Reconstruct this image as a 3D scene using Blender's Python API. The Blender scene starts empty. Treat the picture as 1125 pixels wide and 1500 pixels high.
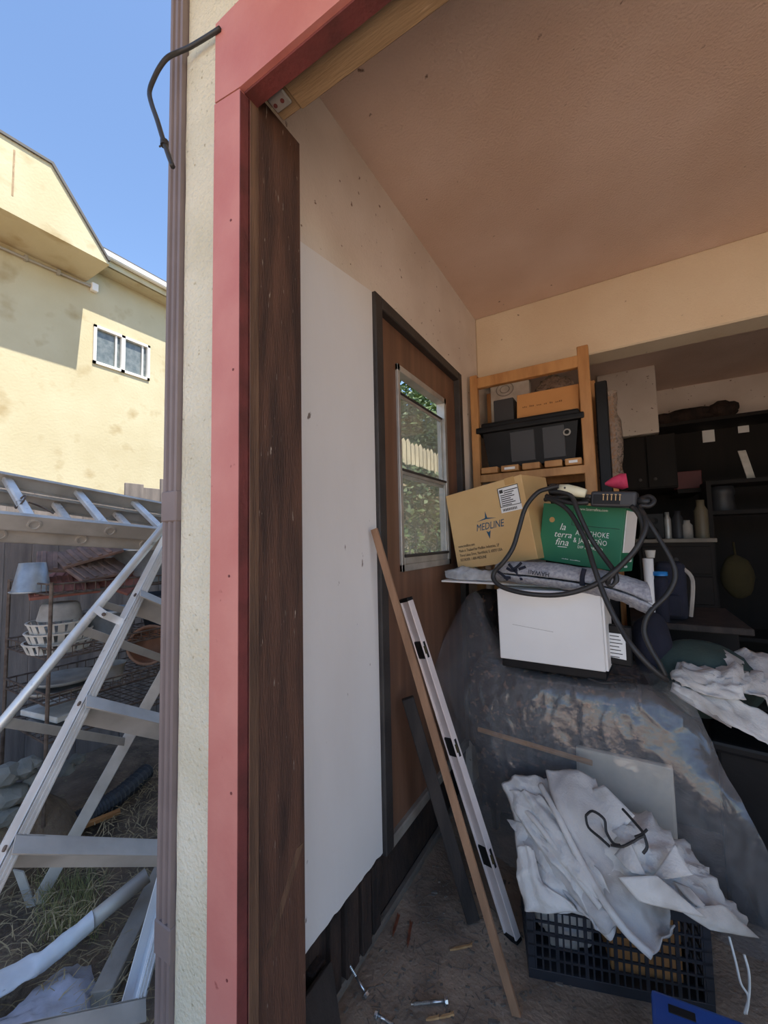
import bpy, bmesh, math, random
import numpy as np
from mathutils import Vector, Matrix, noise
random.seed(7)
S = bpy.context.scene
COL = S.collection
# ------------------------------------------------------------------ camera
FPX, YAW, PITCH, ROLL = 593.0, .535572, .068795, -.021249
CAM = Vector((0.70, -0.59, 1.37))
cy_, sy_, cp_, sp_ = math.cos(YAW), math.sin(YAW), math.cos(PITCH), math.sin(PITCH)
F_ = Vector((-sy_*cp_, cy_*cp_, sp_)); r0 = Vector((cy_, sy_, 0)); u0 = r0.cross(F_)
R_ = math.cos(ROLL)*r0 + math.sin(ROLL)*u0
U_ = -math.sin(ROLL)*r0 + math.cos(ROLL)*u0
cam_d = bpy.data.cameras.new('camera'); cam = bpy.data.objects.new('camera', cam_d); COL.objects.link(cam)
cam_d.sensor_fit = 'VERTICAL'; cam_d.sensor_height = 36.0; cam_d.lens = FPX/1500*36.0
cam_d.clip_start = .02; cam_d.clip_end = 300
m3 = Matrix((R_, U_, -F_)).transposed()
cam.matrix_world = Matrix.Translation(CAM) @ m3.to_4x4()
S.camera = cam
# ------------------------------------------------------------------ light
SUN_DIR = Vector((.45, .055, .89)).normalized()
w = bpy.data.worlds.new('sky'); S.world = w; w.use_nodes = True
wn = w.node_tree.nodes; wl = w.node_tree.links
sky = wn.new('ShaderNodeTexSky'); sky.sky_type = 'NISHITA'; sky.sun_disc = False
sky.sun_elevation = math.asin(SUN_DIR.z); sky.sun_rotation = math.atan2(SUN_DIR.x, SUN_DIR.y)
sky.air_density = 1.0; sky.dust_density = 0.3; sky.ozone_density = 3.0
wn['Background'].inputs['Strength'].default_value = 0.155
wl.new(sky.outputs[0], wn['Background'].inputs['Color'])
sd = bpy.data.lights.new('sun', 'SUN'); sd.energy = 4.2; sd.angle = .0093; sd.color = (1, .95, .86)
so = bpy.data.objects.new('sun', sd); COL.objects.link(so)
so.rotation_euler = SUN_DIR.to_track_quat('Z', 'Y').to_euler()
S.view_settings.view_transform = 'Standard'; S.view_settings.look = 'None'; S.view_settings.gamma = 1
S.view_settings.use_curve_mapping = False
S.view_settings.exposure = 1.0
# ------------------------------------------------------------------ geometry helpers
def ray(x, y): return R_*((x-562.5)/FPX) - U_*((y-750)/FPX) + F_
def at(x, y, X=None, Y=None, Z=None):
    """real point where the sight line of a photo pixel meets a plane of known distance"""
    d = ray(x, y); i, v = (0, X) if X is not None else (1, Y) if Y is not None else (2, Z)
    return CAM + d*((v-CAM[i])/d[i])
def onplane(x, y, p0, n):
    d = ray(x, y); return CAM + d*((p0-CAM).dot(n)/d.dot(n))
V = Vector
def bm_(): return bmesh.new()
WL = {}
def link(o): COL.objects.link(o); return o
def mk(name, bm, mat, parent=None, smooth=False, base=None):
    """bmesh in world coordinates -> one mesh object (a part when parent is given)"""
    if parent is not None: off = WL[parent.name]
    elif base is not None: off = V(base)
    else:
        vs = [v.co for v in bm.verts]
        mn = [min(v[i] for v in vs) for i in range(3)]; mx = [max(v[i] for v in vs) for i in range(3)]
        off = V(((mn[0]+mx[0])/2, (mn[1]+mx[1])/2, mn[2]))
    bmesh.ops.translate(bm, verts=bm.verts, vec=-off)
    bmesh.ops.recalc_face_normals(bm, faces=bm.faces)
    me = bpy.data.meshes.new(name); bm.to_mesh(me); bm.free()
    if smooth:
        for p in me.polygons: p.use_smooth = True
    for m in (mat if isinstance(mat, (list, tuple)) else [mat]): me.materials.append(m)
    o = bpy.data.objects.new(name, me); link(o)
    if parent is not None: o.parent = parent
    else: o.location = off
    WL[o.name] = off
    return o
def tag(o, label=None, cat=None, group=None, kind=None):
    if label: o['label'] = label
    if cat: o['category'] = cat
    if group: o['group'] = group
    if kind: o['kind'] = kind
    return o
def thing(name, label, cat, loc, group=None):
    o = bpy.data.objects.new(name, None); link(o); o.location = loc; o.empty_display_size = .05
    WL[o.name] = V(loc); return tag(o, label, cat, group)
def struct(name, bm, mat, parent=None, smooth=False, label=None):
    o = mk(name, bm, mat, parent, smooth)
    if parent is None: o['kind'] = 'structure'
    if label: o['label'] = label
    return o
def frame(o, u, v):
    """orthonormal frame from a corner, a u-direction and a rough v-direction"""
    u = V(u).normalized(); v = V(v); v = (v - u*v.dot(u)).normalized(); return V(o), u, v, u.cross(v)
def hexa(bm, o, a, b, c, bev=0, seg=1):
    o, a, b, c = V(o), V(a), V(b), V(c)
    vs = [bm.verts.new(o + a*i + b*j + c*k) for k in (0, 1) for j in (0, 1) for i in (0, 1)]
    fs = [bm.faces.new([vs[i] for i in f]) for f in ((0,2,3,1),(4,5,7,6),(0,1,5,4),(2,6,7,3),(0,4,6,2),(1,3,7,5))]
    if bev:
        es = list({e for f in fs for e in f.edges})
        bmesh.ops.bevel(bm, geom=es, offset=bev, segments=seg, affect='EDGES', profile=.6)
    return bm
def box(bm, x0, x1, y0, y1, z0, z1, bev=0, seg=1):
    return hexa(bm, (x0,y0,z0), (x1-x0,0,0), (0,y1-y0,0), (0,0,z1-z0), bev, seg)
def beam(bm, p, q, wvec, tvec, bev=0):
    """bar from p to q, centred, with full width / thickness vectors"""
    p, q, wv, tv = V(p), V(q), V(wvec), V(tvec)
    return hexa(bm, p-wv/2-tv/2, q-p, wv, tv, bev)
def cr(p0, p1, p2, p3, t):
    return .5*((2*p1)+(p2-p0)*t+(2*p0-5*p1+4*p2-p3)*t*t+(3*p1-p0-3*p2+p3)*t*t*t)
def smoothline(pts, n=6, closed=False):
    pts = [V(p) for p in pts]; out = []; N = len(pts)
    for i in range(N if closed else N-1):
        g = (lambda k: pts[k % N]) if closed else (lambda k: pts[min(max(k, 0), N-1)])
        for k in range(n): out.append(cr(g(i-1), g(i), g(i+1), g(i+2), k/n))
    if not closed: out.append(pts[-1])
    return out
def tube(bm, pts, r, n=8, caps=True, flat=None):
    pts = [V(p) for p in pts]; rings = []; prev = None
    for i, p in enumerate(pts):
        t = (pts[min(i+1, len(pts)-1)] - pts[max(i-1, 0)]).normalized()
        if prev is None:
            a = V((0, 0, 1)) if abs(t.z) < .9 else V((1, 0, 0)); u = (a - t*a.dot(t)).normalized()
        else: u = (prev - t*prev.dot(t)).normalized()
        prev = u; v = t.cross(u); rr = r[i] if isinstance(r, (list, tuple)) else r
        rings.append([bm.verts.new(p + (u*math.cos(k*2*math.pi/n) + v*math.sin(k*2*math.pi/n)*(flat or 1))*rr) for k in range(n)])
    for a, b in zip(rings, rings[1:]):
        for k in range(n): bm.faces.new((a[k], a[(k+1) % n], b[(k+1) % n], b[k]))
    if caps: bm.faces.new(rings[0][::-1]); bm.faces.new(rings[-1])
    return bm
def lathe(bm, c, prof, n=20, axis=(0, 0, 1), xref=(1, 0, 0), caps=False, wob=0):
    c = V(c); ax = V(axis).normalized(); u = V(xref); u = (u - ax*u.dot(ax)).normalized(); v = ax.cross(u); rings = []
    for r, h in prof:
        rings.append([bm.verts.new(c + ax*h + (u*math.cos(2*math.pi*k/n) + v*math.sin(2*math.pi*k/n))*max(r, 1e-4)*(1+wob*math.sin(7*k+h*40))) for k in range(n)])
    for a, b in zip(rings, rings[1:]):
        for k in range(n): bm.faces.new((a[k], a[(k+1) % n], b[(k+1) % n], b[k]))
    if caps: bm.faces.new(rings[0][::-1]); bm.faces.new(rings[-1])
    return bm
def prism(bm, poly, ext):
    a = [bm.verts.new(V(p)) for p in poly]; e = V(ext); b = [bm.verts.new(V(p)+e) for p in poly]; n = len(a)
    bm.faces.new(a); bm.faces.new(b[::-1])
    for i in range(n): bm.faces.new((a[i], a[(i+1) % n], b[(i+1) % n], b[i]))
    return bm
def fbm(p, oct=4): return noise.fractal(p, 1.0, 2.0, oct)
def ridg(p): return 1-abs(noise.noise(p))*2
def loft(bm, rows, ku=6, kv=6, amp=0, freq=6, seed=0, ridge=0, stretch=(1, 1, 1), fold=0, foldn=5, folddir=0, closed=False):
    """smooth sheet through rows of control points, displaced along its normal by wrinkles"""
    cols = [smoothline(r, ku, closed) for r in rows]
    m = len(cols[0]); grid = []
    for j in range(m):
        grid.append(smoothline([c[j] for c in cols], kv))
    G = [[grid[j][i] for j in range(m)] for i in range(len(grid[0]))]; n = len(G)
    P = [[None]*m for _ in range(n)]
    for i in range(n):
        for j in range(m):
            a = G[min(i+1, n-1)][j]-G[max(i-1, 0)][j]; b = G[i][min(j+1, m-1)]-G[i][max(j-1, 0)]
            nn = a.cross(b)
            nn = nn.normalized() if nn.length > 1e-9 else V((0, 0, 1))
            q = V((G[i][j].x*stretch[0], G[i][j].y*stretch[1], G[i][j].z*stretch[2]))*freq + V((seed*3.1, seed*1.7, seed*.9))
            d = amp*fbm(q) + ridge*(ridg(q*1.3+V((9, 2, 4)))**3-.35)
            if fold:
                t = (j/(m-1) if folddir == 0 else i/(n-1)); s = (i/(n-1) if folddir == 0 else j/(m-1))
                d += fold*math.sin(2*math.pi*(foldn*t + .6*noise.noise(V((s*2.2, t*2, seed)))))
            P[i][j] = bm.verts.new(G[i][j] + nn*d)
    for i in range(n-1):
        for j in range(m-1): bm.faces.new((P[i][j], P[i][j+1], P[i+1][j+1], P[i+1][j]))
    return bm
def solid(o, t, off=0):
    md = o.modifiers.new('thickness', 'SOLIDIFY'); md.thickness = t; md.offset = off; return o
def blob(bm, c, r, sub=2, rough=.2, seed=0, freq=1.5):
    c = V(c); r = V(r) if not isinstance(r, (int, float)) else V((r, r, r))
    t = bmesh.new(); bmesh.ops.create_icosphere(t, subdivisions=sub, radius=1)
    mp = {}
    for v in t.verts:
        k = 1 + rough*noise.noise(v.co*freq + V((seed*5.3, seed*2.1, seed)))
        mp[v] = bm.verts.new(c + V((v.co.x*r.x, v.co.y*r.y, v.co.z*r.z))*k)
    for f in t.faces: bm.faces.new([mp[v] for v in f.verts])
    t.free(); return bm
def text(body, size, fr, mat, parent, name='lettering', align='LEFT', shear=0, lift=.0012, sx=1, space=1):
    o, u, v, n = fr
    c = bpy.data.curves.new('t', 'FONT'); c.body = body; c.size = size; c.align_x = align; c.shear = shear; c.space_character = space
    c.extrude = .0002; c.resolution_u = 2
    t = bpy.data.objects.new('t', c); link(t)
    me = bpy.data.meshes.new_from_object(t.evaluated_get(bpy.context.evaluated_depsgraph_get()))
    bpy.data.objects.remove(t); bpy.data.curves.remove(c)
    M = Matrix((u*sx, v, n)).transposed().to_4x4(); M.translation = o + n*lift - WL[parent.name]
    me.transform(M); me.materials.clear(); me.materials.append(mat)
    ob = bpy.data.objects.new(name, me); link(ob); ob.parent = parent; WL[ob.name] = WL[parent.name]
    return ob
def flat(bm, fr, pts, th=.0006, lift=.0008):
    """thin flat print / label on a face: polygon in (u,v) of a frame"""
    o, u, v, n = fr
    return prism(bm, [o+u*a+v*b+n*lift for a, b in pts], n*th)
# ------------------------------------------------------------------ materials
def col(r, g, b):
    f = lambda c: c/255/12.92 if c/255 <= .04045 else ((c/255+.055)/1.055)**2.4
    return (f(r), f(g), f(b), 1)
def pm(name, c1, c2=None, scale=8, rough=.7, bump=0, bscale=60, metal=0, stretch=(1, 1, 1), c3=None, s3=20, t3=(.62, .7), spec=.5, detail=5, bdist=.01, rng=(.35, .65)):
    m = bpy.data.materials.new(name); m.use_nodes = True; N = m.node_tree.nodes; Lk = m.node_tree.links
    b = N['Principled BSDF']; b.inputs['Roughness'].default_value = rough; b.inputs['Metallic'].default_value = metal
    b.inputs['Specular IOR Level'].default_value = spec
    tc = N.new('ShaderNodeTexCoord'); mp = N.new('ShaderNodeMapping'); mp.inputs['Scale'].default_value = stretch
    Lk.new(tc.outputs['Object'], mp.inputs['Vector'])
    def nz(s, d=detail):
        n = N.new('ShaderNodeTexNoise'); n.inputs['Scale'].default_value = s; n.inputs['Detail'].default_value = d
        Lk.new(mp.outputs[0], n.inputs['Vector']); return n
    def mix(fac, a, bb):
        x = N.new('ShaderNodeMix'); x.data_type = 'RGBA'; Lk.new(fac, x.inputs['Factor'])
        for s, i in ((a, 6), (bb, 7)):
            if isinstance(s, tuple): x.inputs[i].default_value = s
            else: Lk.new(s, x.inputs[i])
        return x.outputs[2]
    def rmp(src, a, c):
        r = N.new('ShaderNodeMapRange'); r.inputs['From Min'].default_value = a; r.inputs['From Max'].default_value = c
        Lk.new(src, r.inputs['Value']); return r.outputs[0]
    out = c1
    if c2: out = mix(rmp(nz(scale).outputs['Fac'], *rng), c1, c2)
    if c3: out = mix(rmp(nz(s3, 3).outputs['Fac'], *t3), out, c3)
    if isinstance(out, tuple): b.inputs['Base Color'].default_value = out
    else: Lk.new(out, b.inputs['Base Color'])
    if bump:
        bp = N.new('ShaderNodeBump'); bp.inputs['Strength'].default_value = bump; bp.inputs['Distance'].default_value = bdist
        Lk.new(nz(bscale, 6).outputs['Fac'], bp.inputs['Height']); Lk.new(bp.outputs[0], b.inputs['Normal'])
    return m
def film(name, tint, alpha, rough=.12, bump=.5, bscale=18, ior=1.45):
    """clear plastic or dirty glass: part transparent, part milky, with gloss"""
    m = bpy.data.materials.new(name); m.use_nodes = True; N = m.node_tree.nodes; Lk = m.node_tree.links
    N.remove(N['Principled BSDF']); out = N['Material Output']
    tr = N.new('ShaderNodeBsdfTransparent'); tr.inputs[0].default_value = (.93, .93, .93, 1)
    df = N.new('ShaderNodeBsdfDiffuse'); df.inputs[0].default_value = tint
    gl = N.new('ShaderNodeBsdfGlossy'); gl.inputs['Roughness'].default_value = rough
    a = N.new('ShaderNodeMixShader'); bb = N.new('ShaderNodeMixShader')
    nz = N.new('ShaderNodeTexNoise'); nz.inputs['Scale'].default_value = bscale; nz.inputs['Detail'].default_value = 6
    tc = N.new('ShaderNodeTexCoord'); Lk.new(tc.outputs['Object'], nz.inputs['Vector'])
    r = N.new('ShaderNodeMapRange'); r.inputs['From Min'].default_value = .3; r.inputs['From Max'].default_value = .7
    r.inputs['To Min'].default_value = alpha*.75; r.inputs['To Max'].default_value = min(1, alpha*1.25)
    Lk.new(nz.outputs['Fac'], r.inputs['Value']); Lk.new(r.outputs[0], a.inputs[0])
    Lk.new(tr.outputs[0], a.inputs[1]); Lk.new(df.outputs[0], a.inputs[2])
    lw = N.new('ShaderNodeLayerWeight'); lw.inputs[0].default_value = .5
    pw = N.new('ShaderNodeMath'); pw.operation = 'POWER'; pw.inputs[1].default_value = 5; Lk.new(lw.outputs['Facing'], pw.inputs[0])
    fr = N.new('ShaderNodeMapRange'); fr.inputs['To Min'].default_value = ((ior-1)/(ior+1))**2; Lk.new(pw.outputs[0], fr.inputs['Value'])
    bp = N.new('ShaderNodeBump'); bp.inputs['Strength'].default_value = bump; bp.inputs['Distance'].default_value = .01
    Lk.new(nz.outputs['Fac'], bp.inputs['Height'])
    for s in (gl, lw, df): Lk.new(bp.outputs[0], s.inputs['Normal'])
    Lk.new(fr.outputs[0], bb.inputs[0]); Lk.new(a.outputs[0], bb.inputs[1]); Lk.new(gl.outputs[0], bb.inputs[2])
    Lk.new(bb.outputs[0], out.inputs['Surface'])
    return m
M = dict(
 plaster=pm('wall_plaster', col(228,219,208), col(214,203,190), 3, .85, .15, 90, c3=col(130,108,92), s3=34, t3=(.685,.73)),
 hdr=pm('cream_plaster', col(232,218,190), col(222,204,174), 2, .9, .5, 120, bdist=.006, c3=col(150,128,105), s3=24, t3=(.72,.77)),
 panel=pm('white_panel', col(232,230,228), col(222,219,216), 2.5, .6, .08, 40, c3=col(126,114,106), s3=30, t3=(.71,.745), stretch=(1,1,.45)),
 ceil=pm('ceiling_plaster', col(230,205,188), col(218,190,170), 2, .9, .6, 120, bdist=.006, c3=col(130,104,88), s3=24, t3=(.72,.77)),
 stucco=pm('cream_stucco', col(214,211,192), col(200,196,174), 5, .9, 1.0, 110, c3=col(165,158,132), s3=60, t3=(.66,.74), bdist=.008),
 red=pm('red_paint', col(190,126,117), col(180,110,103), 6, .55, .12, 60, c3=col(136,66,62), s3=30, t3=(.72,.78)),
 redk=pm('dark_red_paint', col(118,58,56), col(92,48,45), 12, .6, .2, 80),  # darker red for the trim return, soffit strip, nails and screws
 jamb=pm('weathered_brown_wood', col(98,68,54), col(62,44,37), 5, .6, .4, 50, stretch=(6,6,.7), c3=col(176,164,150), s3=30, t3=(.70,.74)),
 jstop=pm('brown_stop_wood', col(116,88,68), col(72,52,42), 6, .6, .3, 50, stretch=(6,6,.5)),
 ply=pm('tan_beam_wood', col(164,138,104), col(142,116,84), 5, .7, .25, 40, stretch=(.6,5,5), c3=col(215,185,150), s3=9, t3=(.66,.72)),
 dtrim=pm('dark_door_trim', col(62,58,56), col(48,44,43), 8, .6, .15, 60),
 dwood=pm('brown_door_wood', col(126,92,72), col(104,75,58), 3, .5, .1, 50, stretch=(6,6,.5)),
 alu=pm('window_aluminium', col(196,194,188), col(168,166,160), 10, .45, .1, 60, metal=.5),
 glass=film('dirty_glass', col(206,212,204), .24, .04, .05, 9),
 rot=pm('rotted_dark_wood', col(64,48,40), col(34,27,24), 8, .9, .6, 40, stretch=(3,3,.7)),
 conc=pm('concrete', col(122,114,104), col(96,88,80), 6, .95, .4, 70),
 floor=pm('dirty_floor', col(166,148,128), col(116,102,88), 5, .95, .8, 60, c3=col(180,166,148), s3=45, t3=(.68,.75), bdist=.008),
 drive=pm('terracotta_concrete', col(222,192,166), col(208,176,150), 1.5, .9, .2, 30),
 rackw=pm('pine_rack_wood', col(196,146,92), col(170,120,72), 5, .55, .15, 40, stretch=(4,4,.8)),
 card=pm('cardboard', col(214,178,124), col(204,166,112), 3, .8, .06, 50),
 card2=pm('brown_cardboard', col(200,144,88), col(190,134,80), 3, .8, .06, 50),
 card3=pm('faded_brown_ink', col(120,84,50), None, 1, .8),
 tape=pm('packing_tape', col(196,156,100), None, 1, .25),
 black=pm('black_plastic', col(28,28,30), col(20,20,22), 6, .5, .08, 40, spec=.25),
 dgrey=pm('dark_grey_plastic', col(52,52,55), None, 1, .5),
 rubber=pm('black_rubber_cable', col(46,45,45), col(36,35,35), 8, .5, .05, 80),
 cream=pm('cream_plastic', col(232,228,196), None, 1, .4),
 white=pm('white_carton', col(240,238,234), col(232,229,225), 3, .6, .04, 40, c3=col(198,192,186), s3=14, t3=(.72,.8)),
 paper=pm('paper', col(240,240,238), None, 1, .8),
 ink=pm('dark_ink', col(58,54,52), None, 1, .8),
 blueink=pm('blue_teal_ink', col(38,84,112), None, 1, .8),
 green=pm('green_carton', col(44,124,90), col(38,114,82), 3, .5, .04, 40),
 wink=pm('white_ink', col(236,240,236), None, 1, .8),
 towel=pm('grey_towel', col(172,172,176), col(138,138,146), 90, .95, .6, 200, bdist=.004),
 navy=pm('navy_cloth', col(28,31,48), col(22,25,38), 8, .9, .2, 90),
 film=film('plastic_sheet', col(190,190,192), .2, .08, .35, 38, 1.75),
 bag=film('clear_bag', col(225,228,230), .6, .12, .6, 26),
 bubble=film('bubble_wrap', col(150,130,115), .6, .15, 1.0, 70),
 canvas=pm('canvas_cloth', col(216,212,206), col(196,191,186), 4, .95, .5, 140, c3=col(150,140,130), s3=6, t3=(.56,.74), bdist=.004),
 canvas2=pm('grey_canvas', col(200,195,190), col(176,170,166), 4, .95, .5, 140, c3=col(124,112,102), s3=7, t3=(.57,.72), bdist=.004),
 blanket=pm('dark_patterned_fabric', col(58,50,48), col(36,33,34), 14, .95, .5, 60, c3=col(112,84,66), s3=40, t3=(.58,.66)),
 gbin=pm('grey_board', col(206,198,184), col(190,182,168), 3, .7, .05, 40),
 cratem=pm('dark_crate_plastic', col(44,46,54), col(34,36,42), 6, .5, .05, 50),
 bluep=pm('blue_plastic', col(24,74,150), col(20,62,132), 5, .4, .05, 50),
 string=pm('white_string', col(225,222,215), None, 1, .9),
 levelm=pm('pale_aluminium_level', col(226,216,214), col(214,202,200), 8, .35, .03, 60, metal=.25),
 stick=pm('raw_wood_strip', col(160,124,96), col(132,100,76), 6, .8, .2, 60, stretch=(3,3,.5)),
 dboard=pm('dark_board', col(58,50,46), col(40,35,33), 6, .8, .3, 50, stretch=(3,3,.6)),
 steel=pm('zinc_steel', col(200,202,206), None, 1, .3, metal=.9),
 chip=pm('wood_chip', col(190,152,106), col(160,120,80), 30, .8),
 chipr=pm('red_brown_chip', col(140,82,56), col(110,62,42), 30, .8),
 pink=pm('pink_fabric', col(214,66,100), col(190,50,84), 20, .7, .3, 60),
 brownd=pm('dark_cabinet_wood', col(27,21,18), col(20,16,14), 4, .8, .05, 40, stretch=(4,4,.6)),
 maroon=pm('maroon_board', col(90,36,36), None, 1, .6),
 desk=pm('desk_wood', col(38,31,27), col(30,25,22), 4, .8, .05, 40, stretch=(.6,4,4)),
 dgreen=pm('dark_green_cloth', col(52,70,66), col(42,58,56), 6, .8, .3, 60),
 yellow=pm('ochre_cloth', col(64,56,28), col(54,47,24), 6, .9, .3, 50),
 gbot=pm('dull_tan_plastic', col(110,100,80), None, 1, .5),
 bluecap=pm('bright_blue_plastic', col(30,120,190), None, 1, .4),
 # outdoors
 nstucco=pm('yellow_stucco', col(200,190,158), col(190,178,144), 1.1, .95, .4, 26, c3=col(172,154,116), s3=2.4, t3=(.56,.74), detail=8),
 nwhite=pm('white_frame', col(236,234,226), None, 1, .5),
 nglass=pm('house_window_glass', col(96,104,104), col(120,126,124), 14, .12, .2, 50),
 roofd=pm('dark_roof_edge', col(92,90,88), None, 1, .8),
 metalp=pm('conduit_grey', col(170,166,158), None, 1, .5, metal=.3),
 spout=pm('brown_grey_downspout', col(126,114,112), col(110,99,98), 4, .6, .1, 40),
 ladder=pm('ladder_aluminium', col(228,226,222), col(204,202,198), 10, .38, .08, 60, metal=.45, c3=col(160,156,150), s3=26, t3=(.64,.74)),
 ladderd=pm('dull_aluminium', col(190,184,176), col(166,160,152), 8, .5, .08, 60, metal=.25),
 fence=pm('grey_fence_wood', col(134,126,122), col(104,98,96), 4, .9, .3, 40, stretch=(4,4,.5)),
 picket=pm('pale_picket_wood', col(226,208,170), col(200,180,142), 4, .9, .2, 40, stretch=(4,4,.5)),
 wire=pm('rusty_wire', col(112,98,88), col(80,66,58), 30, .6, metal=.4),
 tile=pm('red_clay_tile', col(156,100,88), col(124,82,74), 10, .9, .3, 60),
 tileb=pm('brown_tile', col(138,112,102), col(108,90,82), 10, .9, .3, 60),
 galv=pm('galvanised_metal', col(176,184,190), col(146,152,158), 14, .4, .05, 40, metal=.5),
 wplas=pm('dusty_white_plastic', col(214,210,202), col(186,180,170), 12, .7, .1, 50),
 gplas=pm('dusty_grey_plastic', col(170,164,156), col(142,137,130), 12, .8, .1, 50),
 terra=pm('terracotta', col(168,126,102), col(140,106,86), 10, .85, .1, 50),
 stone=pm('grey_green_stone', col(132,132,126), col(100,102,98), 8, .95, .4, 40),
 dirt=pm('yard_dirt', col(120,102,84), col(84,72,60), 7, .95, 1, 40, c3=col(122,110,84), s3=30, t3=(.6,.72), bdist=.02),
 straw=pm('dry_straw', col(178,160,122), col(128,112,82), 3, .9),
 grass=pm('grass_green', col(112,120,72), col(140,136,88), 3, .9),
 leaf=pm('tree_leaf', col(96,116,58), col(70,92,44), 2, .6),
 bark=pm('bark', col(90,74,60), None, 1, .9),
 corr=pm('black_corrugated', col(48,52,58), None, 1, .6),
 orange=pm('orange_wood', col(176,124,72), col(150,102,58), 8, .8),
 greyw=pm('weathered_plank', col(158,148,136), col(126,118,108), 5, .9, .3, 40, stretch=(1,1,1)),
 whitem=pm('white_painted_metal', col(226,230,234), col(206,210,214), 8, .5, .05, 50, c3=col(90,80,74), s3=16, t3=(.72,.75)),
 rag=film('milky_plastic_bag', col(206,208,222), .72, .2, .5, 14),
)
# ================================================================== SETTING
b = bm_(); box(b, -.13, 3.6, -.02, 4.5, -.2, 0); struct('floor', b, M['floor'])
b = bm_(); box(b, -.22, 45, -70, -.02, -.3, -.03); box(b, -40, -.22, -70, -2.3, -.3, -.03); struct('driveway', b, M['drive'], label='sunlit terracotta coloured concrete in front of the garage')
b = bm_(); box(b, -.22, 4, -1.5, -.02, -.1, -.022); struct('added_dark_strip', b, M['conc'], label='unseen dark concrete strip added before the opening to dim the ceiling')  # unseen strip, added dark to cut bounce onto the ceiling near the header
# side wall of the garage with the door opening
DY0, DY1, DZ0, DZ1 = .702, 1.662, .262, 2.337
wl_ = bm_()
box(wl_, -.22, -.1, .19, DY0, 2.28, 2.85); box(wl_, -.22, -.112, .19, DY0, .26, 2.28)
box(wl_, -.22, -.1, DY0, DY1, DZ1, 2.85); box(wl_, -.22, -.1, DY1, 4.5, 0, 2.85)
wall_left = struct('wall_left', wl_, M['plaster'])
b = bm_()   # white wall board with a ragged lower edge
poly = [V((-.097, .192, 2.262)), V((-.097, .696, 2.335))]
N = 34
for i in range(N+1):
    t = i/N; y = .694-(.694-.196)*t
    poly.append(V((-.097, y, .268 + .006*noise.noise(V((y*30, 2, 0))) + .004*noise.noise(V((y*90, 5, 0))))))
prism(b, poly, (-.016, 0, 0)); mk('white_wall_board', b, M['panel'], wall_left)
b = bm_(); box(b, -.22, -.135, .19, DY1, 0, .262); mk('rotted_sill_backing', b, M['rot'], wall_left)
for i, (y0, y1, h) in enumerate(((.42, .47, .24), (.49, .56, .26), (.575, .63, .25), (.65, .70, .24), (.33, .385, .17))):
    b = bm_(); box(b, -.137, -.112+.004*(i % 3), y0, y1, .015, h, .004); mk('rotted_board', b, M['rot'], wall_left)
b = bm_(); box(b, -.135, -.108, .19, 1.9, -.01, .022, .006); mk('concrete_curb', b, M['conc'], wall_left)
b = bm_(); hexa(b, (-.045, .2, .0), (.014, .0, .004), (.0, .17, 0), (-.055, .02, .17), .002); mk('dark_slab', b, M['dboard'], wall_left)
# upper storey with added overhang, facade and red trim
b = bm_(); box(b, -.22, -.095, .004, .19, -.1, 6.5); box(b, -.095, 3.7, .004, .12, 2.63, 6.5); box(b, 3.3, 3.72, .004, .3, -.1, 2.63)
wf = struct('wall_front', b, M['stucco'])
b = bm_()
# ragged stucco skin on the pier (uneven left and right edges)
Lp, Rp = [], []
for i in range(91):
    z = -.1 + i*.0305
    Lp.append(V((-.221 + .0025*noise.noise(V((z*9, 0, 1))), .0, z))); Rp.append(V((-.0965 + .002*noise.noise(V((z*11, 5, 1))), .0, z)))
prism(b, Lp + Rp[::-1], (0, .006, 0)); mk('stucco_skin', b, M['stucco'], wf)
b = bm_(); box(b, -.22, 3.7, .12, 4.6, 2.86, 3.0); box(b, -.22, 3.7, 4.5, 4.6, 2.9, 6.5); box(b, -.22, -.1, .19, 4.5, 3.0, 6.5); box(b, -.22, 3.7, .1, 4.6, 6.4, 6.5); box(b, 3.6, 3.72, .1, 4.6, 0, 6.5); box(b, -.22, 3.7, -1.25, .1, 3.05, 3.2)  # last box: unseen overhang added to shade the upper facade and near ceiling
struct('upper_storey_added_overhang', b, M['stucco'])
tr = mk('trim_1', prism(bm_(), [(-.096, -.012, -.05), (-.002, -.012, -.05), (-.002, -.012, 2.405), (-.092, -.012, 2.42)], (0, .026, 0)), M['red']); tag(tr, kind='structure', label='red painted trim board on the left of the garage opening')
b = bm_(); box(b, -.012, 0, .012, .016, 0, 2.41); box(b, -.002, .0, -.0118, .0138, -.05, 2.40); mk('dark_side_return', b, M['redk'], tr)  # thin darker red faces on the side return of the trim
for i in range(5):
    z = (.5, .86, 1.3, 1.75, 2.1)[i]; b = bm_(); lathe(b, (-.03+.01*(i % 2), -.0122, z), [(.003, 0), (.0028, -.001)], 8, (0, 1, 0), caps=True); mk('nail_head', b, M['redk'], tr)
t2 = mk('trim_2', prism(bm_(), [(-.09, -.012, 2.424), (.0, -.012, 2.409), (3.5, -.012, 2.409), (3.5, -.012, 2.63), (-.09, -.012, 2.63)], (0, .03, 0)), M['red']); tag(t2, kind='structure', label='red painted fascia board above the garage opening')
b = bm_(); box(b, 0, 3.5, .0, .037, 2.403, 2.412); mk('dark_red_soffit_strip', b, M['redk'], t2)
b = bm_(); box(b, -.012, .001, .014, .044, -.02, 2.43, .003); js = struct('trim_3', b, M['jstop']); js['label'] = 'brown wooden stop strip along the jamb'
b = bm_(); box(b, -.09, -.004, .044, .19, -.02, 2.45, .002); jb = struct('trim_4', b, M['jamb']); jb['label'] = 'weathered dark brown jamb board of the garage opening'
b = bm_(); hexa(b, (-.0042, .062, .50), (.0012, 0, 0), (0, .022, .0), (0, .1, .15)); mk('pale_scar', b, M['jstop'], jb)
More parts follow.
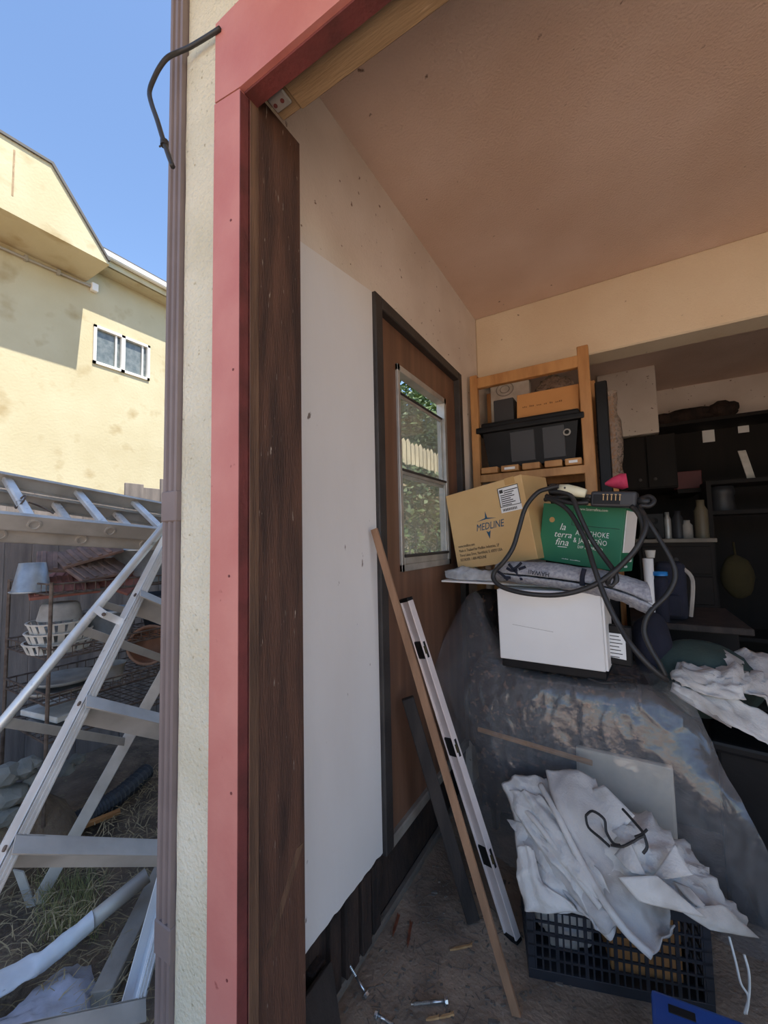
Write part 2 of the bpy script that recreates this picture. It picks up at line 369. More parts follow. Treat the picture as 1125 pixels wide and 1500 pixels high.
hb = thing('header_beam', 'tan wooden beam behind the red fascia over the garage opening', 'beam', (1.7, .07, 2.42))
b = bm_(); box(b, .075, 3.4, .04, .112, 2.425, 2.60, .003); mk('beam_timber', b, M['ply'], hb)
b = bm_(); box(b, .012, .075, .042, .112, 2.43, 2.5, .004); mk('notched_end_block', b, M['ply'], hb)
b = bm_(); hexa(b, (.02, .05, 2.421), (.048, .0, 0), (0, .035, 0), (0, 0, .008), .003); br = mk('hinge_plate', b, M['alu'], hb)
for dx in (.03, .052):
    b = bm_(); lathe(b, (dx, .067, 2.4205), [(.005, 0), (.005, -.0012)], 10, caps=True); mk('screw', b, M['redk'], br)
b = bm_(); box(b, -.1, 3.6, .112, 4.5, 2.85, 2.86); struct('ceiling', b, M['ceil'])
b = bm_(); box(b, -.1, 3.6, .112, .12, 2.6, 2.85); struct('trim_5', b, M['ceil'])
b = bm_(); box(b, -.1, 3.6, 2.02, 2.2, 2.43, 2.85, .008); o = struct('wall_back_header', b, M['hdr']); o['label'] = 'dropped plaster beam across the ceiling'
b = bm_(); box(b, -.1, 3.6, 4.4, 4.5, 0, 2.85); struct('wall_back', b, M['plaster'])
b = bm_(); box(b, 3.5, 3.6, .12, 4.5, 0, 2.85); struct('wall_right', b, M['plaster'])
b = bm_(); box(b, .55, 1.0, 3.6, 4.4, 2.25, 2.85, .006); o = struct('wall_soffit_box', b, M['plaster']); o['label'] = 'boxed soffit hanging in the rear left ceiling corner'
# door
door = thing('door_1', None, None, (-.13, 1.18, .262)); tag(door, kind='structure', label='brown wooden side door with a dark frame and sash window')
W0, W1, Z0, Z1 = .905, 1.455, 1.235, 2.13
for nm, (y0, y1, z0, z1) in dict(trim_board=(DY0-.005, DY0+.05, DZ0-.01, DZ1), trim_board_=(DY1-.05, DY1, DZ0, DZ1), trim_head=(DY0+.05, DY1-.05, DZ1-.05, DZ1)).items():
    b = bm_(); box(b, -.125, -.082, y0, y1, z0, z1, .004); mk(nm.rstrip('_'), b, M['dtrim'], door)
b = bm_(); y0, y1, z0, z1 = DY0+.05, DY1-.05, DZ0, DZ1-.05
box(b, -.15, -.115, y0, W0, z0, z1); box(b, -.15, -.115, W1, y1, z0, z1); box(b, -.15, -.115, W0, W1, z0, Z0); box(b, -.15, -.115, W0, W1, Z1, z1)
mk('door_leaf', b, M['dwood'], door)
b = bm_(); box(b, -.15, -.095, y0, y1, DZ0-.03, DZ0+.012, .005); mk('threshold', b, M['greyw'], door)
for z in (.62, 2.08):
    b = bm_(); box(b, -.115, -.108, y0, y0+.03, z, z+.1, .002); tube(b, [(-.108, y0+.004, z), (-.108, y0+.004, z+.1)], .006, 8); mk('hinge', b, M['dtrim'], door)
b = bm_(); lathe(b, (-.115, y0+.05, 1.3), [(.02, 0), (.02, .006), (.008, .012), (.008, .03), (.018, .038), (.02, .05), (.0, .056)], 14, (1, 0, 0)); mk('latch_knob', b, M['dtrim'], door, True)
wf_ = bm_()
for (a0, a1, c0, c1) in ((W0, W0+.022, Z0, Z1), (W1-.028, W1, Z0, Z1), (W0, W1, Z0, Z0+.03), (W0, W1, Z1-.03, Z1)): box(wf_, -.15, -.104, a0, a1, c0, c1, .002)
wfr = mk('window_frame', wf_, M['alu'], door)
def sash(nm, x, z0, z1):
    b = bm_()
    for (a0, a1, c0, c1) in ((W0+.02, W0+.034, z0, z1), (W1-.042, W1-.028, z0, z1), (W0+.034, W1-.042, z0, z0+.03), (W0+.034, W1-.042, z1-.022, z1)): box(b, x-.01, x, a0, a1, c0, c1, .001)
    s = mk(nm, b, M['alu'], door)
    b = bm_(); box(b, x-.007, x-.004, W0+.034, W1-.042, z0+.03, z1-.022); mk('glass_pane', b, M['glass'], s)
    b = bm_(); tube(b, [(x+.001, W0+.03, z1-.004), (x+.001, W1-.03, z1-.004)], .006, 6); mk('weather_strip', b, M['dtrim'], s); return s
sash('upper_sash', -.122, 1.64, 2.02); s = sash('lower_sash', -.109, Z0+.03, 1.675)
b = bm_(); tube(b, [(-.106, W0+.03, Z0+.065), (-.106, W1-.035, Z0+.065)], .007, 6); mk('lift_rail', b, M['dtrim'], s)
# ---------------------------------------------------------------- downspout and cable on the corner
ds = thing('downspout', 'brown grey ridged downspout on the stucco corner of the garage', 'downspout', (-.25, .02, -.08))
def spoutseg(z0, z1, gx=0):
    b = bm_(); pts = []
    for (x, y) in ((-.278-gx, -.012-gx), (-.268, -.012-gx), (-.265, -.007), (-.258, -.007), (-.255, -.012-gx), (-.246, -.012-gx), (-.243, -.007), (-.236, -.007), (-.233, -.012-gx), (-.224, -.012-gx), (-.222, .05), (-.278-gx, .05)): pts.append((x, y, z0))
    prism(b, pts, (0, 0, z1-z0)); return mk('spout_length', b, M['spout'], ds)
spoutseg(-.08, .47); spoutseg(.47, 1.46); spoutseg(1.46, 6.4)
for z in (.435, 1.425):
    b = bm_(); box(b, -.282, -.221, -.015, .05, z, z+.075, .003); mk('joint_sleeve', b, M['spout'], ds)
b = bm_(); P = [(322, 42), (300, 56), (276, 70), (262, 76), (246, 84), (235, 97), (226, 114), (219, 134), (222, 152), (230, 175), (237, 198), (241, 210), (247, 228), (253, 244)]
ys = [-.016, -.018, -.022, -.03, -.05, -.06, -.07, -.08, -.085, -.088, -.09, -.09, -.09, -.09]
pts = [at(x, y, Y=yy) for (x, y), yy in zip(P, ys)]
cb = thing('dangling_cable', 'black bent cable sticking out from the garage corner against the sky', 'cable', pts[-1])
mk('cable_sheath', tube(bm_(), smoothline(pts, 4), .0055, 8), M['rubber'], cb, True)
b = bm_(); q = pts[11]; tube(b, [q+V((-.02, 0, .003)), q+V((-.006, 0, 0)), q+V((.006, -.007, 0))], .002, 6); lathe(b, q-V((0, 0, .006)), [(.009, 0), (.009, .012)], 10, caps=True); mk('cable_tie', b, M['rubber'], cb)
# ================================================================== NEIGHBOUR HOUSE
nb = thing('neighbour_house', 'sunlit yellow stucco house with a projecting bay and small window', 'house', (-7, 3, -.1))
NX = -7.0; BX = -6.2
w0, w1 = at(137, 475, X=NX), at(218, 557, X=NX); wy0, wy1, wz0, wz1 = w0.y, w1.y, at(137, 532, X=NX).z, at(137, 475, X=NX).z
b = bm_(); zt = 6.15
box(b, NX-.3, NX, -3, wy0, -.1, zt); box(b, NX-.3, NX, wy1, 7.2, -.1, zt); box(b, NX-.3, NX, wy0, wy1, -.1, wz0); box(b, NX-.3, NX, wy0, wy1, wz1, zt); box(b, NX-5, NX-.3, 7.0, 7.2, -.1, zt)
mk('house_wall', b, M['nstucco'], nb)
k = [at(161, 388, X=BX), at(75, 240, X=BX)]
zb = k[0].z; yk = k[1].y; zk = k[1].z
b = bm_(); prism(b, [(BX, k[0].y, zb), (BX, yk, zk), (BX, -3, zk-.25), (BX, -3, zb)], (NX-BX, 0, 0)); bay = mk('projecting_bay', b, M['nstucco'], nb)
b = bm_(); prism(b, [(BX+.03, k[0].y-.0, zb+.06), (BX+.03, yk+.02, zk+.03), (BX+.03, -3, zk-.22), (BX+.03, -3, zk-.26), (BX+.03, yk, zk-.01), (BX+.03, k[0].y-.03, zb+.05)], (NX-BX-.03, 0, 0)); mk('roof_edge', b, M['roofd'], bay)
b = bm_(); box(b, NX-.2, NX+.32, k[0].y-.3, 7.5, zt, zt+.05); box(b, NX+.30, NX+.34, k[0].y-.1, 7.5, zt, zt+.2); eav = mk('eave', b, M['nstucco'], nb)
b = bm_(); box(b, NX+.34, NX+.44, k[0].y-.1, 7.5, zt+.10, zt+.21, .02); mk('gutter', b, M['nwhite'], eav)
b = bm_(); hexa(b, (NX+.4, k[0].y-.4, zt+.2), (-3.4, 0, .9), (0, 7.9-k[0].y, 0), (0, 0, .05)); mk('roof', b, M['roofd'], nb)
b = bm_(); t = .045; ym = (wy0+wy1)/2
for (a0, a1, c0, c1) in ((wy0, wy1, wz0, wz0+t), (wy0, wy1, wz1-t, wz1), (wy0, wy0+t, wz0, wz1), (wy1-t, wy1, wz0, wz1), (ym-t*.7, ym+t*.7, wz0, wz1)): box(b, NX-.06, NX+.03, a0, a1, c0, c1)
hw = mk('window', b, M['nwhite'], nb)
for a0, a1 in ((wy0+t, ym-t*.7), (ym+t*.7, wy1-t)):
    b = bm_(); box(b, NX-.05, NX-.035, a0, a1, wz0+t, wz1-t); mk('pane', b, M['nglass'], hw)
    b = bm_(); box(b, NX-.03, NX-.0, a1-.09, a1-.065, wz0+t, wz1-t); mk('sash_bar', b, M['nwhite'], hw)
c0, c1 = at(0, 362, X=NX+.03), at(134, 420, X=NX+.03)
b = bm_(); dcon = (c1-c0)/(c1-c0).length; tube(b, [c0-dcon*2, c1], .022, 8); cd = mk('conduit', b, M['metalp'], nb)
for tt in (.25, .6):
    b = bm_(); q = c0.lerp(c1, tt); box(b, NX, NX+.06, q.y-.02, q.y+.02, q.z-.04, q.z+.04); mk('conduit_strap', b, M['metalp'], cd)
b = bm_(); box(b, NX, NX+.08, c1.y-.01, c1.y+.09, c1.z-.07, c1.z+.07, .008); mk('junction_box', b, M['nwhite'], nb)
b = bm_()
box(b, BX-.002, BX+.004, yk-.42, yk-.40, zb+.25, zk-.14); mk('wall_crack', b, M['ply'], bay)
# ================================================================== THINGS IN THE GARAGE
def face(bl, br, tl, Yl, Yr):
    """front face of a carton from its bottom-left, bottom-right and top-left corners at their distances"""
    a, c = at(*bl, Y=Yl), at(*br, Y=Yr); e = at(*tl, Y=Yl)
    o, u, v, n = frame(a, c-a, e-a); return (o, u, v, n), (c-a).length, (e-a).dot(v)
def carton(name, label, cat, fr, wd, ht, dp, mat, bev=.003, part='carton_body'):
    o, u, v, n = fr; t = thing(name, label, cat, o + u*wd/2 - n*dp/2)
    b = bm_(); hexa(b, o, u*wd, -n*dp, v*ht, bev); mk(part, b, mat, t); return t
# ---- wooden rack
rk = thing('wooden_rack', 'pine rack with slatted shelf standing below the plaster beam', 'rack', (.25, 1.9, 0))
RY = 1.80; pl = .045
lp0, lp1 = at(693, 552, Y=RY), at(703, 712, Y=RY); rp0, rp1 = at(853, 508, Y=RY), at(870, 712, Y=RY)
lx = -.052; rx = (rp0.x+rp1.x)/2
for x, y, zt_, tilt in ((lx, RY, lp0.z, 0), (rx, RY, rp0.z, (rp0.x-rp1.x)*.5), (lx, RY+.36, lp0.z, 0), (rx, RY+.36, lp0.z-.05, 0)):
    b = bm_(); beam(b, (x-tilt*1.2, y, 0), (x+tilt, y, zt_), (.046 if x < .1 else .056, 0, 0), (0, .04, 0), .004); mk('post', b, M['rackw'], rk)
zs = at(780, 688, Y=RY).z
b = bm_(); box(b, lx+.023, rx-.025, RY-.018, RY+.018, lp0.z-.085, lp0.z-.02, .003); mk('top_rail', b, M['rackw'], rk)
b = bm_(); box(b, lx+.023, rx-.025, RY-.02, RY+.016, zs-.05, zs-.004, .003); mk('shelf_rail', b, M['rackw'], rk)
b = bm_(); box(b, lx+.023, rx-.025, RY+.34, RY+.37, zs-.05, zs-.004, .003); mk('shelf_rail', b, M['rackw'], rk)
for i, (xa, xb) in enumerate(((705, 729), (734, 760), (765, 791), (798, 824), (828, 853))):
    x0, x1 = at(xa, 688, Y=RY-.03).x, at(xb, 688, Y=RY-.03).x
    b = bm_(); box(b, x0, x1, RY-.035, RY+.38, zs, zs+.036, .006, 2); sl = mk('slat', b, M['rackw'], rk)
    if i in (1, 4):
        b = bm_(); box(b, x0+.02, x1-.02, RY-.0362, RY-.035, zs+.01, zs+.024); mk('sticker', b, M['paper'], sl)
# ---- things on the rack
TZ = zs+.0365
tx0, tx1 = at(708, 650, Y=RY+.02).x, at(850, 650, Y=RY+.02).x
th = at(760, 622, Y=RY+.02).z - TZ
tt = thing('storage_tote', 'black plastic tote with lid on the slatted rack shelf', 'tote', ((tx0+tx1)/2, RY+.19, TZ))
b = bm_(); ys0, ys1 = RY+.0, RY+.36
vs = []
for z, k_ in ((TZ, .03), (TZ+th, 0)):
    for (x, y) in ((tx0+k_, ys0+k_), (tx1-k_, ys0+k_), (tx1-k_, ys1-k_), (tx0+k_, ys1-k_)): vs.append(b.verts.new((x, y, z)))
for f in ((0, 3, 2, 1), (4, 5, 6, 7), (0, 1, 5, 4), (1, 2, 6, 5), (2, 3, 7, 6), (3, 0, 4, 7)): b.faces.new([vs[i] for i in f])
body = mk('tote_body', b, M['black'], tt)
for x0, x1 in ((tx0+.16, tx0+.30), (tx0+.34, tx0+.46)):
    b = bm_(); hexa(b, (x0, ys0+.024, TZ+.02), (x1-x0, 0, 0), (0, .02, 0), (0, -.022, th-.06), .004); mk('recessed_panel', b, M['dgrey'], body)
b = bm_(); box(b, tx0-.03, tx1+.03, ys0-.03, ys1+.03, TZ+th-.03, TZ+th+.006, .01, 2); box(b, tx0-.005, tx1+.005, ys0-.005, ys1+.005, TZ+th, TZ+th+.035, .012, 2); mk('lid', b, M['black'], tt)
b = bm_(); lathe(b, ((tx1-.06), ys0+.0, TZ+th*.62), [(.018, 0), (.02, -.01), (.012, -.012)], 14, (0, 1, 0)); mk('latch', b, M['gplas'], tt)
LZ = TZ+th+.036
fr, wd, ht = face((757, 614), (848, 600), (752, 580), RY+.06, RY+.02)
o_ = V(fr[0]); fr = (V((o_.x, o_.y, max(o_.z, LZ+.0))),)+fr[1:]
c = carton('cardboard_carton', 'small brown cardboard carton lying tilted on the black tote lid', 'box', fr, wd, ht, .22, M['card2'])
def strokes(fr_, u0_, v0_, groups, h_, w_, mat_, par_, nm_='illegible_print'):
    x = u0_; rn_ = random.Random(4)
    for g in groups:
        b = bm_()
        for k in range(g):
            hh = h_*rn_.choice((.6, .8, 1)); flat(b, fr_, [(x, v0_), (x+w_*.6, v0_), (x+w_*.6, v0_+hh), (x, v0_+hh)]); x += w_
        x += w_*1.3; mk(nm_, b, mat_, par_)
strokes(fr, .035, ht*.42, (3, 3, 3, 2, 2, 4), .010, .0095, M['card3'], c)
fr, wd, ht = face((724, 620), (753, 615), (722, 585), RY+.07, RY+.07)
carton('dark_box', 'dark grey box beside the small brown carton on the tote lid', 'box', (V((fr[0].x, fr[0].y, LZ)), V((1, 0, 0)), V((0, 0, 1)), V((0, -1, 0))), wd, ht, .2, M['dgrey'])
fr, wd, ht = face((722, 600), (778, 588), (722, 560), RY+.33, RY+.33)
c = carton('white_carton', 'pale carton with a printed ring standing behind the dark box on the rack', 'box', (V((fr[0].x, RY+.285, LZ)), V((1, 0, 0)), V((0, 0, 1)), V((0, -1, 0))), wd, ht+.13, .06, M['wplas'])
ce = at(739, 570, Y=RY+.28)
for r_ in (.055, .03):
    b = bm_(); tube(b, [ce + V((math.cos(a*math.pi/12)*r_, .004, math.sin(a*math.pi/12)*r_*.8)) for a in range(25)], .003, 5, False); mk('printed_ring', b, M['gplas'], c)
q = at(806, 562, Y=RY+.18)
b = bm_(); blob(b, (q.x, RY+.3, LZ+.16), (.125, .05, .16), 4, .22, 3, 3); o = mk('bagged_bundle', b, M['bubble'], None, True); tag(o, 'clear plastic bag with grey contents behind the small brown carton', 'bag')
# flat black panel and bubble-wrapped roll to the right of the rack
p0, p1 = at(864, 682, Y=1.9), at(882, 560, Y=1.9)
b = bm_(); hexa(b, (rx+.035, 1.87, 0), (.06, 0, 0), (0, .5, 0), (0, 0, p1.z), .006); o = mk('black_slab', b, M['black']); tag(o, 'tall thin black slab standing on edge beside the rack post', 'board')
b = bm_(); cx_ = at(893, 640, Y=1.99).x
rows = []
for (y_, wpx) in ((575, 12), (590, 11), (605, 10), (620, 14), (640, 15), (665, 15), (685, 12), (700, 15)):
    p = at(893, y_, Y=1.99); r_ = wpx/593*2.7*.95
    rows.append([V((cx_ + r_*math.cos(a), 1.99 + r_*.8*math.sin(a), p.z)) for a in [i*2*math.pi/8 for i in range(8)]])
loft(b, rows, 4, 4, .006, 25, 2, closed=True); bw = thing('bubble_wrapped_roll', 'bubble wrapped roll standing upright beside the thin black slab', 'roll', (cx_, 1.99, 0))
mk('wrapping', b, M['bubble'], bw, True); b = bm_(); lathe(b, (cx_, 1.99, 0), [(.03, 0), (.03, rows[0][0].z-.03)], 12, caps=True); mk('core', b, M['card2'], bw)
# ---- furniture under the plastic sheet
WBF = face((733, 968), (888, 990), (734, 863), 1.16, 1.13)
fz = min(WBF[0][0].z, (WBF[0][0]+WBF[0][1]*WBF[1]).z) - .045
dr = thing('covered_furniture', 'dark patterned fabric seat hidden under the clear plastic sheet', 'furniture', (.4, 1.5, 0))
b = bm_(); prism(b, [(.06, 1.34, .12), (.06, 1.20, fz-.16), (.06, 1.27, fz-.04), (.06, 1.36, fz-.012), (.06, 1.78, fz-.012), (.06, 1.78, .12)], (.66, 0, 0)); mk('fabric_seat_block', b, M['blanket'], dr)
b = bm_(); box(b, -.05, .10, 1.46, 1.76, .3, 1.08, .05, 3); mk('fabric_arm_block', b, M['blanket'], dr, True)
for x, y in ((.1, 1.4), (.68, 1.4), (.1, 1.72), (.68, 1.72)):
    b = bm_(); lathe(b, (x, y, 0), [(.018, 0), (.028, .13)], 10, caps=True); mk('leg', b, M['dboard'], dr)
p_ = at(842, 1098, Y=1.145); q_ = at(985, 1098, Y=1.145)
b = bm_(); hexa(b, V((p_.x, 1.155, .0)), (q_.x-p_.x, 0, 0), (0, .03, .0), (0, .012, p_.z), .01, 2); o = mk('grey_board', b, M['gbin']); tag(o, 'pale grey board leaning on the covered seat under plastic', 'board')
a_, c_ = at(700, 1068, Y=1.15), at(868, 1118, Y=1.12)
b = bm_(); beam(b, a_, c_, (0, .014, .006), (0, -.006, .014), .002); o = mk('wooden_dowel', b, M['rackw']); tag(o, 'thin pale wooden stick under the plastic sheet in front of the covered seat', 'stick')
# ---- clear plastic sheet
def rowp(lst): return [at(x, y, Y=d) for x, y, d in lst]
rows = [rowp([(672, 892, 1.44), (697, 866, 1.42), (722, 872, 1.42), (765, 900, 1.52), (830, 930, 1.52), (900, 935, 1.52), (940, 935, 1.52), (985, 985, 1.46)]),
        rowp([(655, 925, 1.36), (694, 905, 1.34), (728, 935, 1.30), (770, 962, 1.32), (830, 972, 1.32), (900, 975, 1.32), (955, 975, 1.32), (1003, 1015, 1.30)]),
        rowp([(640, 965, 1.26), (684, 960, 1.24), (728, 988, 1.17), (775, 994, 1.14), (835, 1002, 1.13), (905, 1008, 1.13), (970, 1020, 1.13), (1035, 1065, 1.15)]),
        rowp([(632, 990, 1.20), (675, 1010, 1.16), (725, 1030, 1.12), (780, 1038, 1.10), (845, 1046, 1.09), (915, 1055, 1.08), (990, 1075, 1.08), (1060, 1125, 1.08)]),
        rowp([(655, 1045, 1.16), (690, 1065, 1.12), (730, 1095, 1.10), (790, 1108, 1.09), (855, 1116, 1.08), (930, 1130, 1.07), (1015, 1150, 1.04), (1095, 1190, 1.0)]),
        rowp([(680, 1110, 1.15), (708, 1140, 1.12), (740, 1160, 1.10), (800, 1175, 1.09), (870, 1190, 1.085), (950, 1205, 1.08), (1045, 1235, 1.02), (1130, 1260, .94)]),
        rowp([(698, 1180, 1.14), (722, 1205, 1.12), (750, 1225, 1.10), (805, 1235, 1.095), (880, 1245, 1.09), (965, 1262, 1.09), (1065, 1310, .99), (1150, 1340, .88)]),
        rowp([(706, 1240, 1.15), (730, 1258, 1.12), (760, 1272, 1.11), (815, 1280, 1.10), (890, 1290, 1.10), (972, 1310, 1.10), (1075, 1390, .97), (1165, 1420, .84)])]
for i, r in enumerate(rows):
    for j, p in enumerate(r):
        p.z = max(p.z, .012)
        if i < 2 and j > 2: p.z = fz+.012
        if i < 2 and j == 2: p.z = min(p.z, fz+.14)
b = bm_(); loft(b, rows, 18, 18, .005, 8, 4, ridge=.0055, fold=.002, foldn=5, stretch=(1.4, .8, .7))
o = mk('plastic_sheet', b, M['film'], None, True); tag(o, 'large clear plastic sheet draped over the furniture under the white box', 'plastic sheet')
# ---- white box, packet, board
fr, wd, ht = WBF; o_, u_, v_, n_ = fr
wb = carton('white_box', 'plain white carton sitting on the plastic covered furniture', 'box', (o_+v_*.012, u_, v_, n_), wd, ht-.012, .2, M['white'], .003)
b = bm_(); hexa(b, o_+u_*.006-n_*.006-v_*.02, u_*(wd-.006), -n_*.19, v_*.03, .002); mk('black_tray', b, M['black'], wb)
b = bm_(); hexa(b, o_+u_*(wd+.0005)-n_*.008+v_*.014, u_*.008, -n_*.18, v_*(ht-.03), .001); mk('end_flap', b, M['white'], wb)
b = bm_(); hexa(b, o_+u_*.06+v_*ht*.52, u_*.16-v_*.016, n_*.0006, v_*.0012); mk('scratch', b, M['gplas'], wb)
b = bm_(); tube(b, [o_+u_*(wd-.06)-v_*.018+n_*.003, o_+u_*(wd-.02)-v_*.022+n_*.02, o_+u_*(wd+.02)-v_*.02+n_*.012, o_+u_*(wd+.03)-v_*.03+n_*.02], .003, 6); mk('strap_end', b, M['dgrey'], wb)
fr, wd, ht = face((891, 972), (926, 978), (891, 915), 1.22, 1.21); o_, u_, v_, n_ = fr
pk = carton('black_packet', 'thin black packet with a white paper label next to the white box', 'packet', fr, wd, ht, .03, M['black'], .004, 'packet_body')
lf = (o_, u_, v_, n_); b = bm_(); flat(b, lf, [(.004, .028), (wd*.78, .024), (wd*.76, ht*.80), (.004, ht*.80)]); lb = mk('paper_label', b, M['paper'], pk)
for i in range(7):
    b = bm_(); y = ht*.72-i*.013; flat(b, lf, [(.008, y), (wd*(.5+.2*((i*7) % 3)/3), y), (wd*(.5+.2*((i*7) % 3)/3), y+.003), (.008, y+.003)], lift=.0015); mk('print_line', b, M['ink'], lb)
BZ = at(645, 850, Y=1.28).z
b = bm_(); e0, e1 = at(645, 851, Y=1.28), at(880, 872, Y=1.24)
hexa(b, V((-.09, 1.28, BZ-.008)), (.80, -.045, -.006), (.0, .5, 0), (0, 0, .008), .001); wbd = mk('white_board', b, M['white']); tag(wbd, 'thin white board carrying the two printed cartons and the grey towel', 'board')
# ---- Cartons with print
fr, wd, ht = face((671, 834), (788, 819), (652, 727), 1.40, 1.29); o_, u_, v_, n_ = fr
ml = carton('cardboard_box', 'large tan cardboard box with blue star logo and shipping label', 'box', fr, wd, ht, .26, M['card'], .002)
tfr = (o_+u_*wd*.34+v_*ht*.46, u_, v_, n_)
text('MEDLINE', .048, (o_+u_*wd*.345+v_*ht*.445, u_, v_, n_), M['blueink'], ml, 'printed_logo_lettering', shear=.3, sx=.78)
lc = (wd*.50, ht*.50)
for s_ in (1, -1):
    b = bm_(); flat(b, fr, [(lc[0]-.012, lc[1]+s_*.028), (lc[0], lc[1]+s_*.068), (lc[0]+.012, lc[1]+s_*.028), (lc[0], lc[1]+s_*.036)] if s_ < 0 else [(lc[0]-.055, lc[1]+.024), (lc[0]-.006, lc[1]+.034), (lc[0], lc[1]+.066), (lc[0]+.006, lc[1]+.034), (lc[0]+.055, lc[1]+.024), (lc[0], lc[1]+.028)]); mk('printed_logo_star', b, M['blueink'], ml)
for i, s_ in enumerate(('www.medline.com', 'Made in Thailand for Medline Industries, LP', 'Three Lakes Drive, Northfield, IL 60093 USA', 'REORDER: 1-800-MEDLINE')):
    text(s_, .020, (o_+u_*.026+v_*(.106-i*.023), u_, v_, n_), M['ink'], ml, 'printed_address_line', sx=.66)
lo = (wd*.70, ht*.60); b = bm_(); flat(b, fr, [lo, (lo[0]+.105, lo[1]), (lo[0]+.105, lo[1]+.118), (lo[0], lo[1]+.118)]); lb = mk('shipping_label', b, M['paper'], ml)
b = bm_()
for (a0, a1, c0, c1) in ((0, .105, .115, .118), (0, .105, .026, .029), (0, .003, .026, .118), (.102, .105, .026, .118)): flat(b, fr, [(lo[0]+a0, lo[1]+c0), (lo[0]+a1, lo[1]+c0), (lo[0]+a1, lo[1]+c1), (lo[0]+a0, lo[1]+c1)], lift=.0016)
mk('label_border', b, M['ink'], lb)
for i in range(8):
    b = bm_(); y = lo[1]+.098-i*.0095; l_ = .07-.02*((i*5) % 3)/2; x0 = lo[0]+(.03 if i < 2 else .01)
    flat(b, fr, [(x0, y), (x0+l_, y), (x0+l_, y+.004), (x0, y+.004)], lift=.0016); mk('label_print_line', b, M['ink'], lb)
b = bm_(); flat(b, fr, [(lo[0]+.008, lo[1]+.092), (lo[0]+.026, lo[1]+.092), (lo[0]+.026, lo[1]+.108), (lo[0]+.008, lo[1]+.108)], lift=.0016); mk('label_square', b, M['ink'], lb)
for j in range(16):
    b = bm_(); x0 = lo[0]+.01+j*.0045; flat(b, fr, [(x0, lo[1]+.006), (x0+.002+.001*(j % 2), lo[1]+.006), (x0+.002+.001*(j % 2), lo[1]+.018), (x0, lo[1]+.018)], lift=.0016); mk('barcode_bar', b, M['ink'], lb)
b = bm_(); hexa(b, o_+u_*(wd*.80)+v_*(ht+.0008)+n_*.001, u_*.05, -n_*.262, v_*.0008); hexa(b, o_+u_*(wd*.80)+v_*(ht-.03)+n_*.0006, u_*.05, n_*.0006, v_*.032); mk('packing_tape', b, M['tape'], ml)
fr, wd, ht = face((788, 819), (907, 838), (797, 737), 1.36, 1.27); o_, u_, v_, n_ = fr
gb = carton('green_carton', 'green display carton with white lettering and an open right side', 'box', fr, wd, ht, .17, M['green'], .002)
G = lambda a, c: (o_+u_*wd*a+v_*ht*c, u_, v_, n_)
text('www.laterrafina.com', .0165, G(.46, .915), M['wink'], gb, 'printed_web_address', sx=.85)
text('la', .042, G(.25, .56), M['wink'], gb, 'printed_script_lettering', shear=.25); text('terra', .038, G(.185, .435), M['wink'], gb, 'printed_script_lettering', shear=.25); text('fina', .042, G(.21, .30), M['wink'], gb, 'printed_script_lettering', shear=.25)
b = bm_(); flat(b, G(.25, .265), [(0, 0), (.04, .001), (.04, .004), (0, .003)]); mk('printed_underline', b, M['wink'], gb)
text('ARTICHOKE', .030, G(.46, .50), M['wink'], gb, 'printed_flavour_line', sx=.75, space=1.08); text('& JALAPEÑO', .030, G(.44, .375), M['wink'], gb, 'printed_flavour_line', sx=.75, space=1.08); text('DIP & SPREAD', .0165, G(.50, .285), M['wink'], gb, 'printed_flavour_line', sx=.9, space=1.1)
strokes(fr, wd*.32, ht*.07, (6, 9), .004, .0048, M['wink'], gb)
b = bm_(); hexa(b, o_+u_*wd*.4+v_*ht*.655+n_*.0004, u_*wd*.56, n_*.0012, v_*.002); hexa(b, o_+u_*wd*.40+v_*ht*.655+n_*.0004, u_*.0016, n_*.0012, v_*ht*.33); mk('perforated_flap_line', b, M['dgreen'], gb)
b = bm_(); lathe(b, o_+u_*wd*.14+v_*ht*.72, [(.012, 0), (.012, .001)], 14, n_, caps=True); mk('printed_badge', b, M['tape'], gb)
b = bm_(); hexa(b, o_+u_*(wd+.0005)+v_*ht*.30-n_*.012, u_*.004+v_*.0, -n_*.14, v_*ht*.66, .001); wi = mk('white_inner_carton', b, M['white'], gb)
SF = (o_+u_*wd, -n_, v_, u_)
strokes(SF, .03, ht*.15, (5, 1, 5), .020, .0085, M['wink'], gb); strokes(SF, .055, ht*.06, (5,), .010, .008, M['wink'], gb)
# ---- clear bag at the left end of the board
rows = [rowp([(654, 846, 1.31), (675, 850, 1.30), (700, 850, 1.30), (728, 851, 1.29)]), rowp([(652, 838, 1.31), (676, 834, 1.30), (702, 837, 1.30), (730, 838, 1.29)]), rowp([(656, 835, 1.38), (680, 831, 1.38), (704, 834, 1.38), (730, 836, 1.38)]), rowp([(660, 838, 1.46), (682, 838, 1.46), (704, 838, 1.46), (728, 838, 1.46)])]
for r in rows:
    for p in r: p.x = max(p.x, -.085); p.z = max(p.z, BZ+.004)
b = bm_(); loft(b, rows, 8, 6, .008, 20, 5, ridge=.008); o = mk('folded_clear_bag', b, M['bag'], None, True); tag(o, 'crinkled clear plastic bag lying on the left end of the white board', 'bag')
